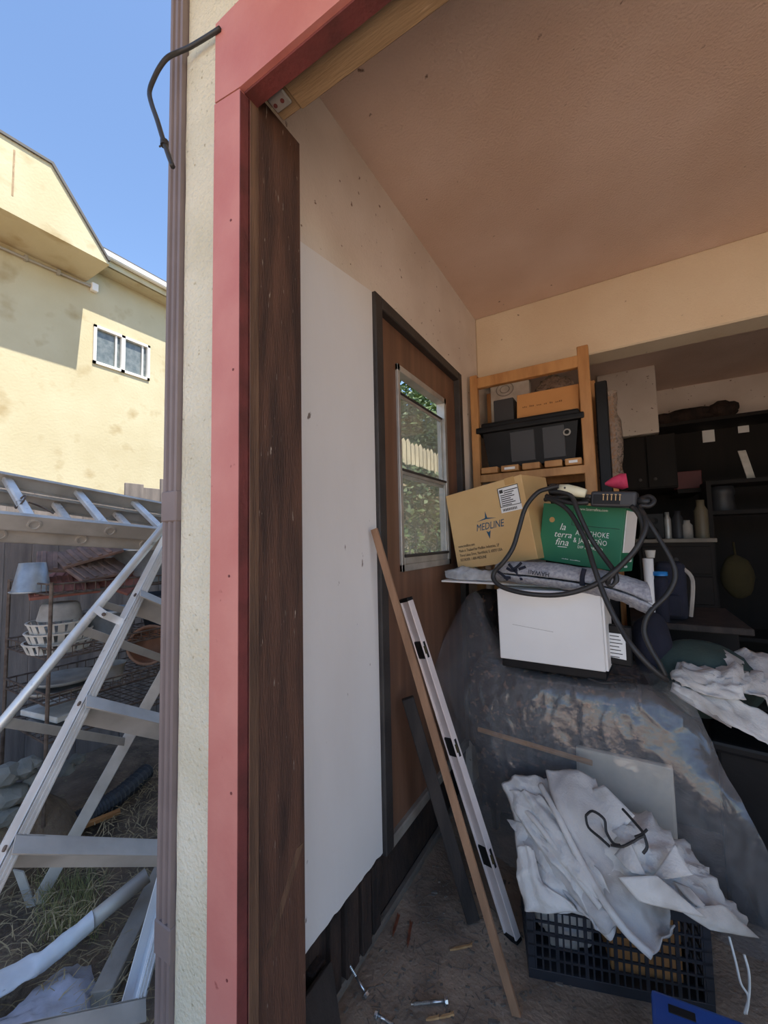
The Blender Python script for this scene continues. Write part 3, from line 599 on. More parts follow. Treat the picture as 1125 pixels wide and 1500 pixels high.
# ---- rolled towel
path = [(727, 838, 1.22), (745, 838, 1.20), (790, 842, 1.19), (845, 849, 1.17), (895, 858, 1.15), (925, 868, 1.14), (950, 879, 1.13)]
rad = [.036, .046, .052, .054, .054, .058, .060]
rows = []
for i, (x, y, d) in enumerate(path):
    c_ = at(x, y, Y=d); r_ = rad[i]
    rows.append([c_ + V((.12*r_*math.cos(a), -1.25*r_*math.cos(a), r_*math.sin(a)*(.88 if math.sin(a) < 0 else 1))) for a in [k*2*math.pi/10 for k in range(10)]])
tw = thing('rolled_towel', 'grey rolled beach towel with navy print on the white board', 'towel', at(840, 868, Y=1.17))
b = bm_(); loft(b, rows, 3, 6, .004, 14, 6, ridge=.004, closed=True); o = mk('towel_roll', b, M['towel'], tw, True); solid(o, .008, -1)
e_ = at(950, 879, Y=1.13)
b = bm_(); loft(b, [[e_+V((.0, -.05*math.cos(a)*.6, .03*math.sin(a))) + V((-dx, 0, 0)) for a in [k*2*math.pi/8 for k in range(8)]] for dx in (.0, .06)], 3, 3, .003, 20, 8, closed=True); mk('inner_fold', b, M['towel'], tw, True)
def on_towel(x, y, d): return at(x, y, Y=d)
tf = frame(at(806, 839, Y=1.118), at(766, 833, Y=1.132)-at(806, 839, Y=1.118), V((0, -.1, -1)))
text('HAWAII', .026, (tf[0], tf[1], tf[2], tf[3]), M['navy'], tw, 'printed_lettering', sx=.9, lift=.006)
def strip(nm, pl_, dl, w_, m_):
    b = bm_(); tube(b, smoothline([at(x, y, Y=dl) for x, y in pl_], 4), w_, 6, True, .45); return mk(nm, b, m_, tw)
strip('navy_stripe', [(856, 833), (853, 845), (853, 858)], 1.098, .0085, M['navy'])
for pl_ in ([(745, 826), (752, 834), (762, 845), (764, 850)], [(764, 824), (758, 830), (752, 834)], [(742, 832), (750, 836), (758, 835)], [(770, 830), (760, 834)], [(728, 836), (736, 842), (744, 850)], [(738, 846), (748, 846)]): strip('palm_print', pl_, 1.136, .0055, M['navy'])
# ---- charging cable with control box
ev = thing('charging_cable', 'black coiled charging cable with control box hung over the cartons', 'cable', at(900, 745, Y=1.18))
def cable(P_, r_=.0095):
    b = bm_(); tube(b, smoothline([at(x, y, Y=d) for x, y, d in P_], 5), r_, 8); return mk('cable', b, M['rubber'], ev, True)
cable([(818, 712, 1.2), (802, 716, 1.2), (787, 722, 1.18), (770, 743, 1.16), (760, 775, 1.14), (751, 803, 1.12), (737, 824, 1.10), (724, 838, 1.10), (724, 850, 1.09), (738, 861, 1.08), (768, 869, 1.07), (806, 872, 1.07), (838, 868, 1.07), (870, 857, 1.07), (896, 840, 1.08), (922, 816, 1.1), (938, 794, 1.12), (942, 772, 1.14), (935, 752, 1.16), (925, 742, 1.18)])
cable([(805, 720, 1.22), (828, 722, 1.2), (839, 730, 1.19), (847, 750, 1.17), (864, 786, 1.15), (883, 814, 1.13), (899, 836, 1.1), (903, 850, 1.09), (897, 858, 1.09), (891, 855, 1.09), (893, 846, 1.08), (912, 826, 1.09), (930, 806, 1.1), (944, 780, 1.12), (946, 762, 1.14), (938, 746, 1.17)])
cable([(800, 729, 1.23), (820, 738, 1.2), (836, 752, 1.18), (850, 776, 1.15), (860, 798, 1.13), (870, 830, 1.09), (883, 867, 1.06), (896, 896, 1.04), (908, 918, 1.03), (924, 944, 1.0), (948, 972, .99), (968, 990, 1.0), (976, 996, 1.02)])
cable([(936, 732, 1.22), (950, 727, 1.2), (958, 733, 1.19), (952, 741, 1.18), (940, 741, 1.18), (938, 746, 1.17), (948, 762, 1.14), (966, 790, 1.12), (984, 822, 1.1), (989, 846, 1.09), (978, 870, 1.08), (956, 892, 1.06), (946, 908, 1.05), (944, 928, 1.04), (954, 952, 1.03), (966, 972, 1.02), (974, 990, 1.02)], .0085)
cable([(800, 726, 1.24), (815, 732, 1.22), (840, 737, 1.2), (862, 736, 1.2)]); cable([(798, 732, 1.26), (822, 728, 1.23), (850, 727, 1.22), (866, 728, 1.2)])
fr, wd, ht = face((864, 742), (932, 744), (861, 719), 1.20, 1.18); o_, u_, v_, n_ = fr
b = bm_(); hexa(b, o_, u_*wd, -n_*.075, v_*ht, .012, 3); cbx = mk('control_box', b, M['dgrey'], ev)
b = bm_(); hexa(b, o_+u_*.012+v_*.012, u_*(wd*.58), n_*.002, v_*(ht-.026), .001); pn = mk('indicator_panel', b, M['black'], cbx)
for i in range(5):
    b = bm_(); q = o_+u_*(.045+i*.014)+v_*.026+n_*.0022; hexa(b, q, u_*.003, n_*.001, v_*.018); hexa(b, q-u_*.002+v_*.02, u_*.007, n_*.001, v_*.004); mk('indicator_mark', b, M['tape'], pn)
h0, h1 = at(819, 715, Y=1.22), at(858, 723, Y=1.20)
b = bm_(); tube(b, [h0, h0.lerp(h1, .3), h0.lerp(h1, .7), h1], [.016, .023, .021, .017], 12); mk('connector_handle', b, M['cream'], ev, True)
b = bm_(); lathe(b, h0.lerp(h1, .25)+V((0, -.022, .004)), [(.004, 0), (.004, .003)], 8, (0, -1, 0), caps=True); mk('handle_screw', b, M['ink'], ev)
for p, q in ((h0-(h1-h0)*.35, h0), (o_+u_*wd+v_*ht*.45-n_*.03, o_+u_*(wd+.04)+v_*ht*.4-n_*.03), (o_-u_*.035+v_*ht*.45-n_*.03, o_+v_*ht*.5-n_*.03)):
    b = bm_(); tube(b, [p, p.lerp(q, .5), q], [.012, .015, .017], 10); mk('strain_relief', b, M['rubber'], ev, True)
# pink bundle
p0, p1 = at(886, 709, Y=1.36), at(912, 705, Y=1.36); ax = (p1-p0).normalized()
b = bm_(); L_ = (p1-p0).length*1.25
lathe(b, p0, [(.004, 0), (.010, L_*.12), (.022, L_*.4), (.032, L_*.75), (.031, L_), (.0, L_*.96)], 18, ax, (0, 0, 1), wob=.09); o = mk('pink_pouch', b, M['pink'], None, True); tag(o, 'small pink gathered fabric bundle behind the charger control box', 'cloth')
# ---- leaning pieces at the door
a_, c_ = at(757, 1490, Z=0), at(548, 775, X=-.07)
a_.z = .0; d_ = (c_-a_).normalized(); sw = d_.cross(V((0, 1, 0))).normalized()
b = bm_(); beam(b, a_+V((0, 0, .004)), c_, sw*.026, d_.cross(sw)*.010, .001); o = mk('wooden_strip', b, M['stick']); tag(o, 'long thin wooden strip leaning against the white wall board', 'strip')
a_, c_ = at(752, 1375, Z=0), at(594, 876, X=-.055); d_ = (c_-a_).normalized()
view = (CAM-(a_+c_)/2).normalized(); sw = d_.cross(view).normalized(); dn = sw.cross(d_)
lv = thing('spirit_level', 'long pale aluminium spirit level leaning against the side door', 'level', a_)
b = bm_(); Lf = lambda t, s_=0, q_=0: a_.lerp(c_, t)+sw*s_+dn*q_
ca, sa = math.cos(.95), math.sin(.95); w1_ = sw*ca+dn*sa; t1_ = -sw*sa+dn*ca
beam(b, a_, c_, w1_*.056, t1_*.012, .001)
for k_ in (-1, 1): beam(b, Lf(0)+w1_*.025*k_, Lf(1)+w1_*.025*k_, w1_*.007, t1_*.026, .002)
mk('level_rail', b, M['levelm'], lv)
for t0, t1 in ((.0, .012), (.988, 1)):
    b = bm_(); beam(b, Lf(t0), Lf(t1), w1_*.058, t1_*.028, .002); mk('end_cap', b, M['black'], lv)
for tc_ in (.83, .53, .22):
    b = bm_(); beam(b, Lf(tc_-.03), Lf(tc_+.03), w1_*.0585, t1_*.02, .006); hs = mk('vial_housing', b, M['black'], lv)
    b = bm_(); tube(b, [Lf(tc_-.012)+w1_*.026+t1_*.004, Lf(tc_+.012)+w1_*.026+t1_*.004], .006, 8); mk('vial', b, M['yellow'], hs)
a_, c_ = at(693, 1352, Z=0), at(597, 1022, X=-.06); d_ = (c_-a_).normalized(); sw = d_.cross((CAM-a_).normalized()).normalized()
b = bm_(); beam(b, a_+V((0, 0, .01)), c_, sw*.048, d_.cross(sw)*.03, .003); o = mk('dark_plank', b, M['dboard']); tag(o, 'dark weathered plank leaning on the door behind the spirit level', 'plank')
# ---- crate with drop cloths
A_, B_ = at(775, 1432, Z=0), at(1050, 1490, Z=0); cu = (B_-A_).normalized(); cn = V((-cu.y, cu.x, 0)); CW, CD, CH = (B_-A_).length, .25, .27
ck = thing('plastic_crate', 'dark lattice plastic crate on the floor under the crumpled drop cloths', 'crate', (A_+B_)/2+cn*CD/2)
up = V((0, 0, 1))
def lattice(p, u, L, nv):
    t = cn if abs(u.dot(cu)) > .9 else cu
    b = bm_(); th_ = .006
    for z0, hh in ((.0, .03), (CH-.03, .03)): hexa(b, p+up*z0, u*L, t*th_*1.5, up*hh, .001)
    for i in range(nv+1):
        w_ = .02 if i in (0, nv) else (.010 if i % 4 == 0 else .005); x = i*(L-w_)/nv; hexa(b, p+u*x+up*.03, u*w_, t*th_, up*(CH-.06))
    for k_ in range(1, 6):
        z = .03+k_*(CH-.06)/6; hexa(b, p+up*(z-.003), u*L, t*th_*.9, up*(.009 if k_ == 3 else .006))
    return mk('lattice_side', b, M['cratem'], ck)
lattice(A_, cu, CW, 24); lattice(A_+cn*(CD-.008), cu, CW, 24); lattice(A_+cn*.01, cn, CD-.02, 10); lattice(A_+cn*.01+cu*(CW-.009), cn, CD-.02, 10)
b = bm_(); hexa(b, A_+cn*.01+cu*.01+up*.004, cu*(CW-.02), cn*(CD-.02), up*.006); mk('crate_base', b, M['cratem'], ck)
CP = lambda a, c, z: A_+cu*(a*CW)+cn*(c*CD)+up*z
b = bm_(); blob(b, CP(.24, .42, .15), (.095, .07, .125), 4, .25, 4, 2.5); o = mk('white_sack', b, M['canvas'], None, True); tag(o, 'white cloth sack seen through the left half of the crate lattice', 'sack')
b = bm_(); hexa(b, CP(.5, .25, .012), cu*.2, cn*.12, up*.19, .006, 2); o = mk('brown_carton', b, M['card2']); tag(o, 'small brown carton inside the right half of the lattice crate', 'box')
# long folded cloth: overlapping folded layers running from top left to lower right
dc = thing('folded_drop_cloth', 'long folded grey white canvas drop cloth hanging over the crate front', 'cloth', CP(.4, .4, CH))
def layer(rws, mat, seed, fold=.004, foldn=3, amp=.006, ridge=.006, th_=.004, par=dc, nm='fold_layer', ku=7, kv=8):
    b = bm_(); loft(b, [rowp(r) for r in rws], ku, kv, amp*1.15, 17, seed, ridge=ridge*1.5, fold=fold, foldn=foldn); o = mk(nm, b, mat, par, True); solid(o, th_); return o
layer([[(735, 1150, 1.0), (760, 1135, 1.02), (800, 1140, 1.03)], [(750, 1190, .93), (790, 1190, .93), (830, 1190, .96)], [(757, 1245, .86), (800, 1245, .86), (850, 1245, .90)], [(760, 1290, .80), (820, 1300, .80), (880, 1300, .86)], [(768, 1325, .77), (830, 1338, .78), (890, 1340, .84)]], M['canvas'], 1, .007, 3)
layer([[(742, 1160, .99), (765, 1158, .97), (790, 1165, .97)], [(752, 1185, .93), (785, 1195, .91), (812, 1190, .92)], [(790, 1240, .85), (818, 1245, .84), (845, 1240, .87)], [(840, 1300, .79), (865, 1305, .785), (885, 1290, .82)], [(872, 1358, .765), (893, 1376, .77), (908, 1345, .79)]], M['canvas'], 2, .008, 2)
layer([[(742, 1200, .93), (765, 1205, .90), (785, 1215, .89)], [(760, 1222, .89), (785, 1235, .86), (805, 1240, .86)], [(800, 1280, .82), (822, 1290, .81), (845, 1285, .81)], [(850, 1330, .78), (870, 1345, .765), (890, 1332, .775)], [(868, 1352, .76), (885, 1368, .76), (905, 1355, .77)]], M['canvas2'], 3, .006, 2)
layer([[(800, 1130, 1.01), (835, 1127, 1.02), (872, 1140, 1.02)], [(810, 1170, .93), (850, 1175, .93), (890, 1185, .95)], [(840, 1235, .86), (880, 1250, .87), (930, 1260, .91)], [(880, 1310, .80), (920, 1320, .82), (975, 1315, .87)], [(925, 1375, .775), (950, 1372, .79), (982, 1360, .83)], [(953, 1402, .76), (968, 1388, .775), (985, 1352, .82)]], M['canvas2'], 4, .004, 2, .004, .005)
b = bm_(); tube(b, smoothline(rowp([(792, 1150, .99), (812, 1185, .915), (838, 1238, .85), (875, 1305, .79), (915, 1362, .765), (955, 1400, .755)]), 5), .011, 8); mk('rolled_hem', b, M['canvas'], dc, True)
b = bm_(); tube(b, smoothline(rowp([(757, 1175, .965), (782, 1200, .90), (812, 1240, .85), (845, 1285, .80), (880, 1330, .77)]), 5), .009, 8); mk('rolled_hem', b, M['canvas'], dc, True)
layer([[(757, 1242, .84), (770, 1238, .83), (782, 1245, .83)], [(758, 1285, .79), (775, 1275, .79), (795, 1290, .79)], [(766, 1318, .765), (790, 1310, .765), (830, 1318, .77)], [(770, 1333, .76), (800, 1338, .755), (846, 1334, .765)]], M['canvas'], 8, .004, 2, .004, .004)
# crumpled cloth on the right part of the pile
dc2 = thing('crumpled_drop_cloth', 'crumpled white drop cloth with a black cord heaped over the crate', 'cloth', CP(.75, .4, CH))
layer([[(860, 1160, 1.03), (900, 1180, 1.04), (960, 1210, 1.06), (1000, 1240, 1.08)], [(860, 1195, .95), (920, 1200, .95), (980, 1230, .97), (1030, 1270, 1.0)], [(880, 1250, .89), (935, 1250, .86), (1000, 1275, .90), (1060, 1310, .95)], [(905, 1290, .86), (960, 1295, .83), (1020, 1320, .86), (1085, 1345, .92)], [(930, 1315, .86), (985, 1325, .83), (1045, 1350, .86), (1112, 1374, .92)]], M['canvas'], 11, .008, 4, .014, .018, par=dc2, ku=8, kv=8)
for i, (tri, m_) in enumerate(((((858, 1158, .98), (885, 1150, .99), (930, 1195, .93), (895, 1235, .88)), 'canvas'), (((905, 1285, .80), (962, 1282, .80), (1035, 1345, .80), (935, 1320, .78)), 'canvas'), (((957, 1285, .82), (988, 1236, .88), (1015, 1282, .84), (975, 1288, .81)), 'canvas'), (((900, 1252, .85), (922, 1230, .85), (948, 1285, .81), (925, 1278, .81)), 'canvas2'), (((985, 1290, .83), (1010, 1300, .84), (1040, 1335, .84), (1015, 1325, .82)), 'canvas2'), (((990, 1330, .80), (1060, 1325, .86), (1112, 1374, .88), (1040, 1362, .82)), 'canvas'))):
    p = [at(x, y, Y=d) for x, y, d in tri]; b = bm_()
    loft(b, [[p[0], p[0].lerp(p[1], .5), p[1]], [p[0].lerp(p[3], .5), (p[0]+p[1]+p[2]+p[3])/4-V((0, .012, 0)), p[1].lerp(p[2], .5)], [p[3], p[3].lerp(p[2], .5), p[2]]], 4, 4, .003, 20, i); o = mk('folded_corner', b, M[m_], dc2, True); solid(o, .003)
for pl_ in ([(858, 1195, .90), (868, 1188, .90), (885, 1200, .885), (888, 1218, .87), (898, 1235, .85), (908, 1238, .84)], [(858, 1195, .90), (862, 1212, .885), (880, 1228, .86), (893, 1240, .845)], [(912, 1185, .92), (930, 1205, .885), (943, 1222, .86), (935, 1228, .85), (926, 1234, .84)], [(943, 1222, .86), (948, 1240, .845), (942, 1250, .84)], [(948, 1215, .865), (940, 1222, .86), (930, 1226, .85)], [(895, 1238, .845), (912, 1240, .84), (928, 1232, .845)]):
    b = bm_(); tube(b, smoothline(rowp([(x, y, d-.012) for x, y, d in pl_]), 4), .004, 6); mk('black_cord', b, M['rubber'], dc2)
# ---- blue bin and string, lower right
bp0, bp1 = at(962, 1452, Y=.60), at(1020, 1470, Y=.60); bz = bp0.z
bb = thing('blue_bin', 'blue plastic bin corner at the bottom edge below the crate', 'bin', (bp0.x+.13, .52, 0))
b = bm_(); hexa(b, (bp0.x-.015, .43, 0), (.26, .03, 0), (-.0, .16, 0), (.012, .0, bz-.02), .012, 2); mk('bin_body', b, M['bluep'], bb)
b = bm_(); hexa(b, (bp0.x-.012, .425, bz-.02), (.27, .03, 0), (0, .175, 0), (0, 0, .022), .008, 2); rim = mk('bin_lid', b, M['bluep'], bb)
b = bm_(); hexa(b, (bp0.x+.02, .56, bz+.0015), (.05, .006, 0), (0, .02, 0), (0, 0, .002), .001); mk('handle_slot', b, M['black'], rim)
b = bm_(); tube(b, smoothline([V((bp0.x+.01, .44, bz+.005)), V((bp0.x+.05, .50, bz+.006)), V((bp0.x+.09, .53, bz+.006)), V((bp0.x+.13, .52, bz+.005)), V((bp0.x+.17, .48, bz+.006))], 5), .003, 6); o = mk('string', b, M['string'], None, True); tag(o, 'white string lying on the blue bin lid', 'string')
b = bm_(); tube(b, smoothline([at(1068, 1372, Y=.88), at(1078, 1410, Y=.87), at(1085, 1440, Y=.86), at(1096, 1460, Y=.86), at(1093, 1485, Y=.85)]+[], 5), .003, 6); tube(b, smoothline([at(1090, 1398, Y=.87), at(1097, 1425, Y=.86), at(1097, 1460, Y=.86), at(1090, 1485, Y=.85)], 5), .003, 6); o = mk('hanging_string', b, M['string'], None, True); tag(o, 'white looped string hanging from the cloth right of the crate', 'string')
# ---- black bin and second heap of cloth on the right
kb = thing('black_bin', 'large black plastic bin under the dirty cloth heap on the right', 'bin', (1.3, 1.5, 0))
k0 = at(1048, 1075, Y=1.36); kz = k0.z
b = bm_(); hexa(b, (k0.x, 1.36, 0), (.6, -.08, 0), (.06, .4, 0), (0, 0, kz-.05), .012, 2); mk('bin_body', b, M['black'], kb)
b = bm_(); hexa(b, (k0.x-.02, 1.335, kz-.055), (.64, -.085, 0), (.062, .44, 0), (0, 0, .04), .012, 2); mk('bin_lid', b, M['black'], kb)
dc3 = thing('dirty_drop_cloth', 'dirty folded white cloth heaped on the black bin at right', 'cloth', (k0.x+.2, 1.45, kz))
layer([[(985, 985, 1.36), (1010, 972, 1.40), (1050, 955, 1.5), (1090, 950, 1.55), (1150, 960, 1.55)], [(1000, 985, 1.32), (1045, 985, 1.33), (1090, 985, 1.36), (1120, 1000, 1.4), (1170, 1010, 1.4)], [(1010, 1000, 1.30), (1055, 1010, 1.29), (1085, 1010, 1.3), (1120, 1030, 1.3), (1180, 1050, 1.3)]], M['canvas2'], 21, .012, 3, .014, .018, par=dc3)
layer([[(982, 985, 1.34), (1030, 980, 1.34), (1080, 985, 1.36)], [(985, 995, 1.28), (1040, 1005, 1.27), (1088, 1008, 1.28)], [(1000, 1003, 1.26), (1050, 1022, 1.25), (1092, 1025, 1.26)]], M['canvas'], 22, .006, 2, .008, .010, par=dc3)
layer([[(990, 1000, 1.31), (1040, 1010, 1.30), (1090, 1030, 1.30), (1150, 1060, 1.30)], [(985, 1008, 1.25), (1040, 1030, 1.24), (1090, 1060, 1.24), (1150, 1092, 1.24)], [(988, 1016, 1.24), (1045, 1050, 1.23), (1095, 1075, 1.22), (1150, 1105, 1.22)]], M['canvas'], 23, .004, 2, .006, .008, par=dc3)
layer([[(985, 1000, 1.27), (1020, 1015, 1.26), (1072, 1050, 1.25)], [(982, 1012, 1.24), (1025, 1040, 1.225), (1072, 1066, 1.22)]], M['canvas2'], 24, .003, 2, .004, .004, par=dc3)
# ---- soft things and small goods behind the towel
tk = thing('blanket_chest', 'low wooden chest behind the grey towel with bags on it', 'chest', (.95, 1.95, 0))
tz = at(1000, 915, Y=1.65).z
b = bm_(); box(b, .72, 1.12, 1.84, 2.2, 0, tz-.03, .006); mk('chest_body', b, M['brownd'], tk); b = bm_(); box(b, .70, 1.14, 1.66, 2.22, tz-.03, tz, .004); mk('chest_lid', b, M['dboard'], tk)
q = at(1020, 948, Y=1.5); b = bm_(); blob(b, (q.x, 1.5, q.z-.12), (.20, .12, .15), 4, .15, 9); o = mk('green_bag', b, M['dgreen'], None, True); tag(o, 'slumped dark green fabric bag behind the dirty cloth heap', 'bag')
q = at(955, 925, Y=1.48); b = bm_(); blob(b, (q.x, 1.5, q.z-.06), (.075, .08, .14), 4, .15, 5); o = mk('navy_cushion', b, M['navy'], None, True); tag(o, 'dark navy cushion standing below the right end of the towel', 'cushion')
q0, q1 = at(965, 905, Y=1.74), at(1005, 824, Y=1.74)
bk = thing('navy_backpack', 'dark navy backpack standing on the low chest behind the cables', 'backpack', ((q0.x+q1.x)/2, 1.8, tz))
b = bm_(); box(b, q0.x, q1.x, 1.74, 1.9, tz, q1.z, .035, 4); mk('pack_body', b, M['navy'], bk, True)
b = bm_(); box(b, q0.x+.03, q1.x-.03, 1.715, 1.745, tz+.02, tz+.12, .012, 3); mk('front_pocket', b, M['navy'], bk, True)
b = bm_(); tube(b, smoothline([V((q1.x-.01, 1.76, q1.z-.03)), V((q1.x+.02, 1.75, (tz+q1.z)/2+.05)), V((q1.x+.005, 1.76, tz+.02))], 5), .009, 6); mk('pack_strap', b, M['gplas'], bk)
for x, y0_, y1_, m_, lb_ in ((951, 850, 818, 'paper', 'white paper cup standing left of the navy backpack'), (953, 817, 806, 'wplas', 'small white jar lid above the paper cup')):
    p = at(x, y0_, Y=1.70); q = at(x, y1_, Y=1.70); b = bm_(); r_ = .022
    lathe(b, (p.x, 1.70, tz if y0_ > 830 else p.z), [(r_*.75, 0), (r_, q.z-(tz if y0_ > 830 else p.z)), (r_*.9, q.z-(tz if y0_ > 830 else p.z)), (r_*.7, .01)], 16); o = mk('paper_cup' if y0_ > 830 else 'jar', b, M[m_], None, True); tag(o, lb_, 'cup' if y0_ > 830 else 'jar')
p = at(967, 843, Y=1.70); bt = thing('dark_bottle', 'dark bottle with a bright blue cap beside the paper cup', 'bottle', (p.x, 1.70, tz)); b = bm_(); lathe(b, (p.x, 1.70, tz), [(.026, 0), (.028, p.z-tz-.02), (.02, p.z-tz), (0, p.z-tz)], 16); mk('bottle_body', b, M['navy'], bt, True); b = bm_(); lathe(b, (p.x, 1.70, p.z), [(.03, 0), (.03, .018), (0, .02)], 16); mk('cap', b, M['bluecap'], bt, True)
# ---- rear room
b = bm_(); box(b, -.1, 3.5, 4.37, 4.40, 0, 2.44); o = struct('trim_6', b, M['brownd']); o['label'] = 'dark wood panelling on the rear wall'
DYR = 3.3; dz = at(1000, 789, Y=DYR).z; dx0, dx1 = at(935, 789, Y=DYR).x, at(1045, 789, Y=DYR).x
dk = thing('drawer_chest', 'tall dark wooden chest of drawers in the rear of the garage', 'chest', ((dx0+dx1)/2, DYR+.25, 0))
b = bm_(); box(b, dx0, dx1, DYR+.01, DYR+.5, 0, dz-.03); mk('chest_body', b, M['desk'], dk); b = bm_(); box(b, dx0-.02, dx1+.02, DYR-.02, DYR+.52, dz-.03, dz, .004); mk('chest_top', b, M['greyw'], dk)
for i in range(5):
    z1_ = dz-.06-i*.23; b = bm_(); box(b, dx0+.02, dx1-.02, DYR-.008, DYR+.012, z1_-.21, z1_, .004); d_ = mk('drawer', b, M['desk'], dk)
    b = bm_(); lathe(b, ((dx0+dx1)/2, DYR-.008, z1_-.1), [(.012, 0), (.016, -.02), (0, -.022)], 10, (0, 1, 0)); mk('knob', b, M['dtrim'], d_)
for x, w_, y_, m_, nm, lb_ in ((958, 20, 752, 'black', 'small_speaker', 'small black box standing left on the rear chest of drawers'), (977, 8, 750, 'alu', 'metal_can', 'silver can on the rear chest of drawers'), (992, 12, 748, 'dgrey', 'dark_jar', 'dark jar right of the silver can'), (1026, 14, 732, 'gbot', 'pale_bottle', 'dull tan bottle on the rear chest of drawers'), (1006, 12, 762, 'gplas', 'grey_jar', 'low grey jar left of the dull tan bottle')):
    p = at(x, y_, Y=DYR+.12); r_ = w_/2/593*3.9; b = bm_(); h_ = p.z-dz
    if nm == 'small_speaker':
        box(b, p.x-r_, p.x+r_, DYR+.12, DYR+.25, dz, p.z, .006)
        for zz in (.3, .7): lathe(b, (p.x, DYR+.12, dz+h_*zz), [(r_*.4, 0), (r_*.4, -.006), (r_*.1, -.002)], 12, (0, 1, 0))
    else: lathe(b, (p.x, DYR+.15, dz), [(r_, 0), (r_, h_*.72), (r_*.6, h_*.85), (r_*.6, h_), (0, h_)], 14)
    o = mk(nm, b, M[m_], None, nm != 'small_speaker'); tag(o, lb_, 'speaker' if nm == 'small_speaker' else 'can' if 'can' in nm else 'jar' if 'jar' in nm else 'bottle')
sx0, sx1 = at(1040, 748, Y=3.5).x, at(1078, 748, Y=3.5).x; sz0 = at(1060, 748, Y=3.5).z
sb = thing('shelf_unit', 'tall dark shelf unit to the right of the rear chest of drawers', 'shelf', ((sx0+.9+sx0)/2, 3.7, 0))
for x in (sx0-.02, sx0+.9):
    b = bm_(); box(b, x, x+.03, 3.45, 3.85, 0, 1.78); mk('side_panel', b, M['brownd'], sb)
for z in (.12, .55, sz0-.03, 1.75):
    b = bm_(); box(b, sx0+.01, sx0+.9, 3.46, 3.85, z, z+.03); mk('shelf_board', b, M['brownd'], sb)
p = at(1058, 712, Y=3.55); b = bm_(); lathe(b, (p.x, 3.6, sz0), [(.09, 0), (.085, .02), (.075, (p.z-sz0)*.6), (.085, (p.z-sz0)*.7), (.08, p.z-sz0), (0, p.z-sz0)], 18); o = mk('coffee_pot', b, M['dgrey'], None, True); tag(o, 'dark glass pot on the shelf unit beside the rear chest', 'pot')
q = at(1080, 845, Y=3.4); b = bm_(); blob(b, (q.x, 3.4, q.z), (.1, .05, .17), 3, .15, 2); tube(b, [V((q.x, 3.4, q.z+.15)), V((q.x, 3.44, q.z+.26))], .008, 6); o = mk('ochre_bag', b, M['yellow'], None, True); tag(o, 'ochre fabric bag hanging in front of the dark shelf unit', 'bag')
cx0, cx1 = at(905, 680, Y=3.6).x, at(992, 680, Y=3.6).x; cz0, cz1 = at(950, 716, Y=3.6).z, at(950, 638, Y=3.6).z
wc = thing('wall_cabinet', 'dark brown two door wall cabinet above the rear chest of drawers', 'cabinet', ((cx0+cx1)/2, 3.8, cz0))
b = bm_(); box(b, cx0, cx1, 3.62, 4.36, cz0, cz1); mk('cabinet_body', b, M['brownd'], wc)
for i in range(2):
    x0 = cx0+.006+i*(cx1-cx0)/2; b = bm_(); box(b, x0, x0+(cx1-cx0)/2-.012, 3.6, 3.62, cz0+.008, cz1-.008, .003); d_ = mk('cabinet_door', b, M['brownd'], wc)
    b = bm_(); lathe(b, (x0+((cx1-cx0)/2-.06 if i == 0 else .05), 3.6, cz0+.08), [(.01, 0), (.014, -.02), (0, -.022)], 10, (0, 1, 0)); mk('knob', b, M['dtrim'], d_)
p = at(1007, 703, Y=3.75); b = bm_(); box(b, p.x-.1, p.x+.1, 3.75, 3.95, at(1007, 716, Y=3.75).z, at(1007, 690, Y=3.75).z, .004); o = mk('maroon_box', b, M['maroon']); tag(o, 'maroon box right of the dark wall cabinet', 'box')
b = bm_(); box(b, cx1, sx0-.02, 3.7, 4.36, at(1007, 719, Y=3.75).z-.02, at(1007, 716.5, Y=3.75).z); o = mk('wall_shelf', b, M['brownd']); tag(o, 'dark wall shelf holding the maroon box', 'shelf')


hz_ = at(1000, 622, Y=4.1).z
b = bm_(); box(b, cx0+.15, 3.4, 3.95, 4.36, hz_-.03, hz_); o = mk('high_shelf', b, M['brownd']); tag(o, 'long dark shelf high on the rear wall', 'shelf')
for i, (xa, w_, h_, lb_) in enumerate(((978, .16, .07, 'leftmost dark cloth bundle on the high rear shelf'), (1012, .22, .08, 'widest dark cloth bundle in the middle of the high rear shelf'), (1060, .12, .09, 'rightmost dark cloth bundle on the high rear shelf'))):
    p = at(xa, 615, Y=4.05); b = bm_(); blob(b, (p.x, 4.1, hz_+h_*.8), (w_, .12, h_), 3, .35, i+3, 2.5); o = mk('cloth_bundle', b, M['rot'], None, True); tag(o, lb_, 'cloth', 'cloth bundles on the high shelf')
for x0, y0_, x1, y1_, lb_ in ((1030, 648, 1046, 622, 'larger pale sheet of paper pinned in the dark rear of the garage'), (1082, 634, 1097, 617, 'smaller pale sheet of paper pinned at the right of the rear wall')):
    p, q = at(x0, y0_, Y=4.35), at(x1, y1_, Y=4.35); b = bm_(); box(b, p.x, q.x, 4.362, 4.369, p.z, q.z); o = mk('pinned_paper', b, M['paper']); tag(o, lb_, 'paper')
for x, lb_ in ((1102, 'pale leaning board nearest the shelf unit at right'), ):
    p, q = at(x, 722, Y=3.5), at(x-6, 690, Y=3.5); b = bm_(); hexa(b, (p.x, 3.6, 1.781), (.05, 0, 0), (0, .012, 0), (-.03, .08, .25), .002); o = mk('pale_board', b, M['wplas']); tag(o, lb_, 'board')
